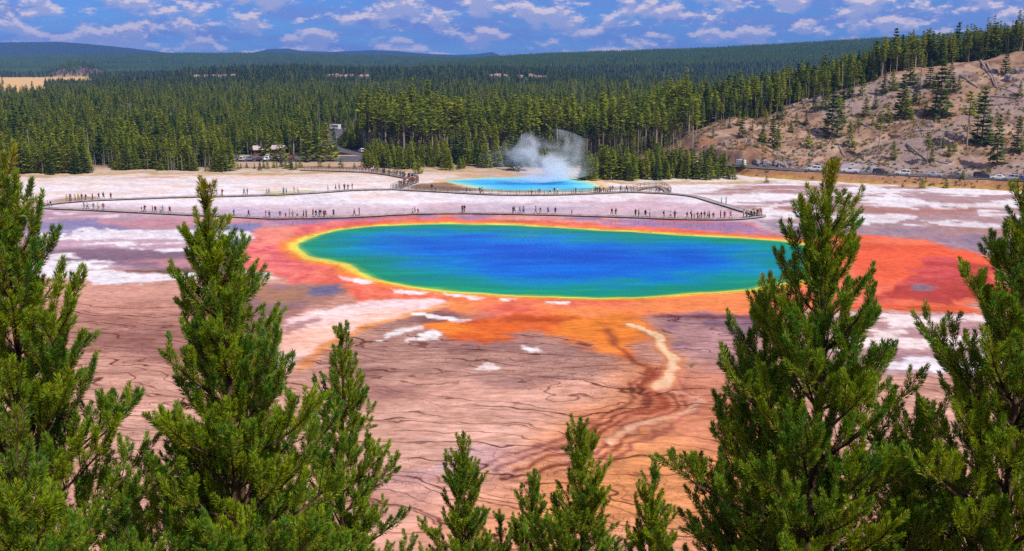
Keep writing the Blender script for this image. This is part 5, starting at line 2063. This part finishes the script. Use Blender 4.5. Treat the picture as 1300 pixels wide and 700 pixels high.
for k in range(54):
    s = dl[-1] * (0.06 + 0.90 * (k + PRS.uniform(0, 1)) / 54) if k < 40 else PRS.uniform(8, 48)
    x, y = np.interp(s, dl, W_PATH[:, 0]) + PRS.uniform(-0.7, 0.7), np.interp(s, dl, W_PATH[:, 1]) + PRS.uniform(-0.7, 0.7)
    person(x, y, DECK_Z + 0.019, PRS.uniform(0, 6.28), 'on the crowded path', 'people crowding the path from the car park')


# ------------------------------------------------------------------ cars, campers and huts
def paint_mat(name, rgb):
    t = NT(name)
    nz = t.noise(t.co((1.5, 1.5, 3)), 1.0, 4, 0.6)
    return t.bsdf(t.mix(t.math('MULTIPLY', nz, 0.25), lin4(rgb), lin4((150, 136, 120))), 0.28, 0.5)


for nm, rgb in (('white', (232, 232, 232)), ('dark blue', (30, 38, 58)), ('silver', (176, 180, 186)), ('grey', (104, 108, 114)), ('black', (26, 27, 30)), ('blue', (36, 62, 132)), ('red', (150, 34, 34)), ('beige', (196, 182, 158))):
    paint_mat('car ' + nm, rgb)
t = NT('car_glass')
t.bsdf(t.mix(t.noise(t.co(), 2.0, 2), lin4((18, 22, 28)), lin4((40, 48, 56))), 0.08, 0.6)
plain('tyre', (28, 28, 29), 0.9, 0.2, 0.2)
plain('rim', (170, 172, 176), 0.35, 0.5, 0.2, 5, 0.8)
plain('headlight', (222, 224, 226), 0.15, 0.6, 0.1)
plain('taillight', (150, 20, 22), 0.3, 0.5, 0.2)
plain('bumper', (44, 45, 48), 0.7, 0.3, 0.2)
# stations along the car: x, belt height, roof height, half width at belt, half width at roof
BODY = {
    'suv': [(-2.3, .85, .88, .80, .70), (-2.22, 1.0, 1.62, .90, .64), (-1.2, 1.02, 1.74, .93, .70), (.1, 1.02, 1.74, .93, .70), (.45, 1.02, 1.62, .93, .68), (1.15, 1.02, 1.06, .92, .80), (2.05, .92, .95, .88, .74), (2.32, .70, .72, .78, .66)],
    'sedan': [(-2.35, .80, .82, .78, .66), (-2.2, .95, .98, .86, .72), (-1.55, .96, 1.04, .88, .68), (-.95, .96, 1.40, .89, .60), (.1, .96, 1.45, .90, .62), (.45, .95, 1.36, .90, .61), (1.15, .93, .98, .88, .76), (2.1, .84, .87, .84, .70), (2.4, .62, .64, .74, .62)],
    'pickup': [(-2.8, .98, 1.0, .88, .86), (-2.7, 1.08, 1.10, .95, .92), (-.75, 1.08, 1.12, .96, .92), (-.62, 1.08, 1.78, .96, .68), (.35, 1.08, 1.82, .96, .70), (.7, 1.08, 1.66, .96, .68), (1.35, 1.06, 1.12, .95, .82), (2.4, .98, 1.02, .92, .78), (2.75, .76, .78, .84, .70)],
    'van': [(-3.0, 1.0, 2.55, .98, .94), (-2.9, 1.1, 2.65, 1.02, .96), (.9, 1.1, 2.65, 1.02, .96), (.98, 1.1, 2.1, .98, .80), (1.5, 1.08, 1.98, .97, .76), (2.05, 1.06, 1.14, .94, .80), (2.75, .95, .98, .9, .76), (2.95, .7, .72, .82, .7)],
    'camper': [(-3.7, 1.1, 2.9, 1.12, 1.08), (-3.6, 1.1, 3.02, 1.16, 1.10), (1.6, 1.1, 3.05, 1.16, 1.10), (2.5, 1.1, 2.9, 1.14, 1.06), (2.62, 1.1, 2.1, 1.02, .86), (3.1, 1.06, 1.3, .98, .84), (3.9, .98, 1.0, .92, .8), (4.1, .7, .72, .84, .7)]}
GLASS = {'suv': [(1, 2), (2, 3), (3, 4)], 'sedan': [(3, 4), (4, 5)], 'pickup': [(3, 4), (4, 5)], 'van': [(3, 4)], 'camper': [(1, 2), (4, 5)]}
WIND = {'suv': (4, 5, 0, 1), 'sedan': (5, 6, 2, 3), 'pickup': (5, 6, 2, 3), 'van': (4, 5, None, None), 'camper': (4, 5, None, None)}
WHEELX = {'suv': (-1.38, 1.42), 'sedan': (-1.42, 1.46), 'pickup': (-1.75, 1.72), 'van': (-1.75, 1.85), 'camper': (-2.2, 2.9)}
CARM = {}


def car_meshes(kind):
    st = BODY[kind]
    lo = 0.30
    b = MB()
    rings = []
    for x, zb, zr, wb, wr in st:
        rings.append([(x, -wb * .94, lo), (x, wb * .94, lo), (x, wb, (lo + zb) / 2), (x, wb * .985, zb), (x, wr, zr - 0.03), (x, wr * .86, zr), (x, -wr * .86, zr), (x, -wr, zr - 0.03), (x, -wb * .985, zb), (x, -wb, (lo + zb) / 2)])
    b.loft(rings)
    out = {'body': b.mesh('body')}
    side = []
    for i, k in GLASS[kind]:
        (x0, zb0, zr0, wb0, wr0), (x1, zb1, zr1, wb1, wr1) = st[i], st[k]
        for s in (-1, 1):
            m = MB()

            def P(u, v):
                x = x0 + (x1 - x0) * u
                zb, zr, wb, wr = zb0 + (zb1 - zb0) * u, zr0 + (zr1 - zr0) * u, wb0 + (wb1 - wb0) * u, wr0 + (wr1 - wr0) * u
                return (x, s * (wb * .985 + (wr - wb * .985) * v + 0.012), zb + (zr - 0.03 - zb) * v)
            v0, v1 = (0.12, 0.88) if kind not in ('camper',) or k != 2 else (0.35, 0.7)
            m.poly([P(.06, v0), P(.94, v0), P(.94, v1), P(.06, v1)])
            side.append(m.mesh('window'))
    out['window'] = side
    fr, ba = [], []
    a, c, d, e_ = WIND[kind]
    for i, k, sx in ((a, c, 1), (d, e_, -1)):
        if i is None:
            continue
        (x0, zb0, zr0, wb0, wr0), (x1, zb1, zr1, wb1, wr1) = st[i], st[k]
        m = MB()
        n = Vector((-(zr1 - zr0), 0, (x1 - x0))).normalized() * 0.012
        if n.z < 0:
            n = -n
        pts = []
        for u, w in ((.08, -.84), (.08, .84), (.92, .84), (.92, -.84)):
            pts.append(Vector((x0 + (x1 - x0) * u, w * (wr0 + (wr1 - wr0) * u) * 0.98, zr0 + (zr1 - zr0) * u)) + n)
        m.poly(pts)
        fr.append(m.mesh('windscreen'))
    out['windscreen'] = fr
    r = 0.36 if kind in ('suv', 'pickup') else (0.33 if kind == 'sedan' else 0.38)
    ty = MB()
    prof = [(r * .62, -.1), (r * .95, -.11), (r, -.07), (r, .07), (r * .95, .11), (r * .62, .1)]
    ty.loft([[(p[0] * math.cos(a2), p[1], p[0] * math.sin(a2)) for a2 in np.linspace(0, 2 * PI, 16, endpoint=False)] for p in prof], True)
    out['tyre'] = ty.mesh('tyre', True)
    rm = MB()
    rm.loft([[(q * math.cos(a2), yv, q * math.sin(a2)) for a2 in np.linspace(0, 2 * PI, 10, endpoint=False)] for q, yv in ((r * .6, -.115), (r * .5, -.123), (r * .15, -.118))])
    rm.loft([[(q * math.cos(a2), yv, q * math.sin(a2)) for a2 in np.linspace(0, 2 * PI, 10, endpoint=False)] for q, yv in ((r * .6, .115), (r * .5, .123), (r * .15, .118))])
    out['rim'] = rm.mesh('rim')
    out['r'] = r
    xf, xb = st[-1][0], st[0][0]
    out['front'], out['back'] = xf, xb
    out['fz'], out['bz'] = st[-2][1] - 0.12, st[1][1] - 0.05
    out['wf'], out['wb'] = st[-1][3], st[0][3]
    return out


HL = MB().quad_box((-.05, -.14, -.07), (.05, .14, .07)).mesh('headlight')
HL.materials.append(MATS['headlight'])
TL = MB().quad_box((-.04, -.10, -.12), (.04, .10, .12)).mesh('taillight')
TL.materials.append(MATS['taillight'])


def car(kind, colour, p, rz, label, group, cat='car', name='parked_car'):
    if kind not in CARM:
        CARM[kind] = car_meshes(kind)
    M = CARM[kind]
    root = empty(name, p, rz)
    tag(root, label, cat, group)
    child(root, 'body', M['body'], 'car ' + colour)
    for w in M['window']:
        child(root, 'window', w, 'car_glass')
    for w in M['windscreen']:
        child(root, 'windscreen', w, 'car_glass')
    st = BODY[kind]
    for x in WHEELX[kind]:
        for s in (-1, 1):
            wh = child(root, 'wheel', M['tyre'], 'tyre')
            wh.location = (x, s * (0.82 if kind in ('suv', 'sedan') else 0.88), M['r'])
            child(wh, 'rim', M['rim'], 'rim')
    for s in (-1, 1):
        o = obj('headlight', HL, None, root)
        o.location = (M['front'] - 0.10, s * (M['wf'] - 0.15), M['fz'] - 0.04)
        o = obj('taillight', TL, None, root)
        o.location = (M['back'] + 0.02, s * (M['wb'] - 0.12), M['bz'] - 0.02)
    for xx, nm in ((M['front'] - 0.06, 'bumper'), (M['back'] + 0.06, 'bumper')):
        bmesh_ = CARM.setdefault(kind + nm, MB().quad_box((-.1, -M['wf'] * .98, .34), (.1, M['wf'] * .98, .56)).mesh('bumper'))
        o = child(root, 'bumper', bmesh_, 'bumper')
        o.location = (xx, 0, 0)
    return root


def on_road(px, off=1.7):
    xs = np.array([to_px(p[0], p[1], ROAD_Z)[0] for p in ROAD_LINE])
    o = np.argsort(xs)
    x, y = np.interp(px, xs[o], ROAD_LINE[o, 0]), np.interp(px, xs[o], ROAD_LINE[o, 1])
    i = int(np.argmin(np.hypot(ROAD_LINE[:, 0] - x, ROAD_LINE[:, 1] - y)))
    d = ROAD_LINE[max(i - 1, 0)] - ROAD_LINE[min(i + 1, len(ROAD_LINE) - 1)]
    return Vector((x, y - off, flat_road_z(x, y) + 0.035)), math.atan2(d[1], d[0])


for px, kind, colr, flip, lab in ((937, 'van', 'white', PI, 'white box van on the road at the foot of the rock cut'), (1031, 'suv', 'white', PI, 'white estate car on the road behind the tip of the big pine'),
                                  (1077, 'pickup', 'white', PI, 'white pickup truck on the hillside road'), (1115, 'suv', 'dark blue', 0, 'dark blue car between two white ones on the road'),
                                  (1143, 'suv', 'white', PI, 'white car next to the dark blue one on the road'), (1183, 'sedan', 'silver', 0, 'silver saloon on the road above two round pines'),
                                  (1211, 'sedan', 'grey', PI, 'grey saloon beside the small roadside pine'), (1249, 'suv', 'black', 0, 'black car tucked behind the row of pale cars'),
                                  (1264, 'sedan', 'white', PI, 'white saloon in front of the black car'), (1279, 'suv', 'silver', PI, 'silver estate parked beside the blue car'),
                                  (1294, 'sedan', 'blue', 0, 'bright blue saloon at the end of the parked row')):
    p, rz = on_road(px, 1.9 if px not in (1249,) else -1.8)
    c_ = car(kind, colr, p, rz + flip, lab, 'cars along the hillside road', 'van' if kind == 'van' else ('truck' if kind == 'pickup' else 'car'))
    if kind == 'van':
        c_.scale = (0.78, 0.85, 0.82)
kinds = ['suv', 'sedan', 'suv', 'pickup', 'sedan', 'suv', 'sedan', 'suv', 'suv', 'sedan']
cols = ['silver', 'blue', 'white', 'grey', 'dark blue', 'white', 'black', 'silver', 'white', 'red']
for k in range(10):
    x = -108 + k * 3.1
    y = 408.5 if k < 7 else 416
    car(kinds[k], cols[k], (x if k < 7 else -94 + (k - 7) * 4.5, y, 0.165), PI / 2 + RS.normal(0, 0.04) + (PI if k % 2 else 0), cols[k] + ' ' + {'suv': 'estate car', 'sedan': 'saloon', 'pickup': 'pickup truck'}[kinds[k]] + (' parked nose to tail in the near row of the car park' if k < 7 else ' parked behind the near row in the car park'), 'cars in the car park')
car('camper', 'white', (-113.5, 412, 0.165), PI / 2 + 0.5, 'white camper at the end of the car park beside the dead trees', 'campers', 'camper', 'camper_van')
q = ACCESS[np.argmin(np.hypot(ACCESS[:, 0] + 94, ACCESS[:, 1] - 598))]
car('camper', 'white', (q[0] - 4.5, q[1] - 2, float(hgt(q[0], q[1])) + 0.2), 2.6, 'white camper on the bend of the access road above the trees', 'campers', 'camper', 'camper_van')
car('sedan', 'silver', (-85, 523, float(hgt(-85, 523)) + 0.17), 1.6, 'silver saloon coming down the access road', 'cars on the access road')
car('suv', 'white', (-62, 446, float(hgt(-62, 446)) + 0.17), 2.0, 'white estate car at the lower end of the access road', 'cars on the access road')
car('sedan', 'beige', (-50, 428, 0.3), 0.4, 'beige saloon by the dry grass clearing', 'cars on the access road')
car('camper', 'white', (34, 389, float(hgt(34, 389)) + 0.3), 2.6, 'white camper half hidden behind the steam', 'campers', 'camper', 'camper_van')
car('van', 'white', (62, 377, float(hgt(62, 377)) + 0.3), 2.6, 'white van half hidden in the thicket of young pines', 'vans', 'van')

plain('hut_wall', (128, 92, 78), 0.9, 0.15, 0.3, 2)
plain('hut_roof', (206, 188, 184), 0.85, 0.2, 0.2, 2)
plain('hut_door', (78, 62, 54), 0.8, 0.2, 0.2, 2)
for x, y, rz, lab in ((-100.5, 432, 0.25, 'small brown hut with pale pitched roof behind the parked cars'), (-93.5, 434, -0.2, 'dark open-fronted shelter with pale sloping roof beside the hut')):
    h = empty('hut', (x, y, 0.0), rz)
    tag(h, lab, 'hut', 'huts at the car park')
    MB().quad_box((-2.2, -1.7, 0), (2.2, 1.7, 2.5)).build('wall', MATS['hut_wall'], h)
    r = MB()
    r.loft([[(xx, -2.5, 2.45), (xx, 0, 3.9), (xx, 2.5, 2.45), (xx, 2.5, 2.62), (xx, 0, 4.08), (xx, -2.5, 2.62)] for xx in (-2.8, 2.8)])
    r.build('roof', MATS['hut_roof'], h)
    for sx in (-2.19, 2.19):
        MB().poly([(sx, -1.7, 2.49), (sx, 1.7, 2.49), (sx, 0, 3.85)]).build('gable', MATS['hut_wall'], h)
    dz = MB().quad_box((-0.5, -1.76, 0.05), (0.5, -1.703, 2.1)).build('door', MATS['hut_door'], h)
    MB().quad_box((0.3, -1.82, 1.0), (0.42, -1.763, 1.1)).build('handle', MATS['rim'], dz)
    for sx in (-1.5, 1.1):
        MB().quad_box((sx - .1, -1.75, 1.2), (sx + .6, -1.703, 1.9)).build('window', MATS['car_glass'], h)
m = MB()
m.tube([(0, 0, 0), (0, 0, 4.5), (0, 0, 9.0)], [.13, .11, .08], 6)
pole = m.build('utility_pole', MATS['beam_wood'])
pole.location = (-88.5, 430, 0.1)
tag(pole, 'thin dark pole rising beside the open-fronted shelter', 'pole')


# ------------------------------------------------------------------ steam over the far pool, and the air
def steam():
    c = GEYSER.mean(0)
    x0, y0 = gpt(674, 234)
    bm = bmesh.new()
    bmesh.ops.create_icosphere(bm, subdivisions=3, radius=1.0)
    for v in bm.verts:
        p = v.co.copy()
        zz = (p.z + 1) / 2
        w = 1.0 - 0.45 * zz
        v.co = Vector((p.x * 27 * w + 4 * zz, p.y * 11 * w, 0.3 + zz * 17))
    me = bpy.data.meshes.new('steam')
    bm.to_mesh(me)
    bm.free()
    t = NT('steam')
    vo = t.n('ShaderNodeVolumePrincipled')
    vo.inputs['Color'].default_value = (1.0, 1.0, 1.0, 1)
    vo.inputs['Anisotropy'].default_value = 0.1
    sx = t.n('ShaderNodeSeparateXYZ')
    t.s(sx.inputs[0], t.co())
    wisp = t.noise(t.co((0.10, 0.10, 0.12), loc=(5.2, 1.4, 0.3)), 1.0, 4, 0.55, 0.7)
    low = t.ramp(sx.outputs[2], 0.2, 5.0, 0.15, 0.0)
    hi = t.ramp(sx.outputs[2], 4.0, 15.0, 0.0, 0.12)
    # radial fade so that the hull never shows
    xx = t.math('DIVIDE', t.math('SUBTRACT', sx.outputs[0], 2.0), 20.0)
    yy = t.math('DIVIDE', sx.outputs[1], 9.0)
    rr = t.math('SQRT', t.math('ADD', t.math('MULTIPLY', xx, xx), t.math('MULTIPLY', yy, yy)))
    fade = t.ramp(rr, 0.15, 0.98, 1.0, 0.0)
    d = t.ramp(t.math('SUBTRACT', t.math('ADD', wisp, low), hi), 0.38, 0.66, 0.0, 0.40)
    t.s(vo.inputs['Density'], t.math('MULTIPLY', d, fade))
    t.s(t.out.inputs['Volume'], vo.outputs[0])
    o = obj('steam', me, t.m)
    o.location = (x0, y0, 0.0)
    tag(o, 'white steam drifting up from the blue pool', 'steam', kind='stuff')


steam()


def haze():
    t = NT('haze')
    vo = t.n('ShaderNodeVolumePrincipled')
    vo.inputs['Color'].default_value = (0.18, 0.41, 1.0, 1)
    vo.inputs['Density'].default_value = 7.5e-5
    vo.inputs['Anisotropy'].default_value = 0.0
    t.s(t.out.inputs['Volume'], vo.outputs[0])
    m = MB().quad_box((-14500, -14500, -3), (14500, 14500, 330))
    o = m.build('haze', t.m)
    tag(o, 'thin blue haze in the air over the far hills', 'haze', kind='stuff')


haze()
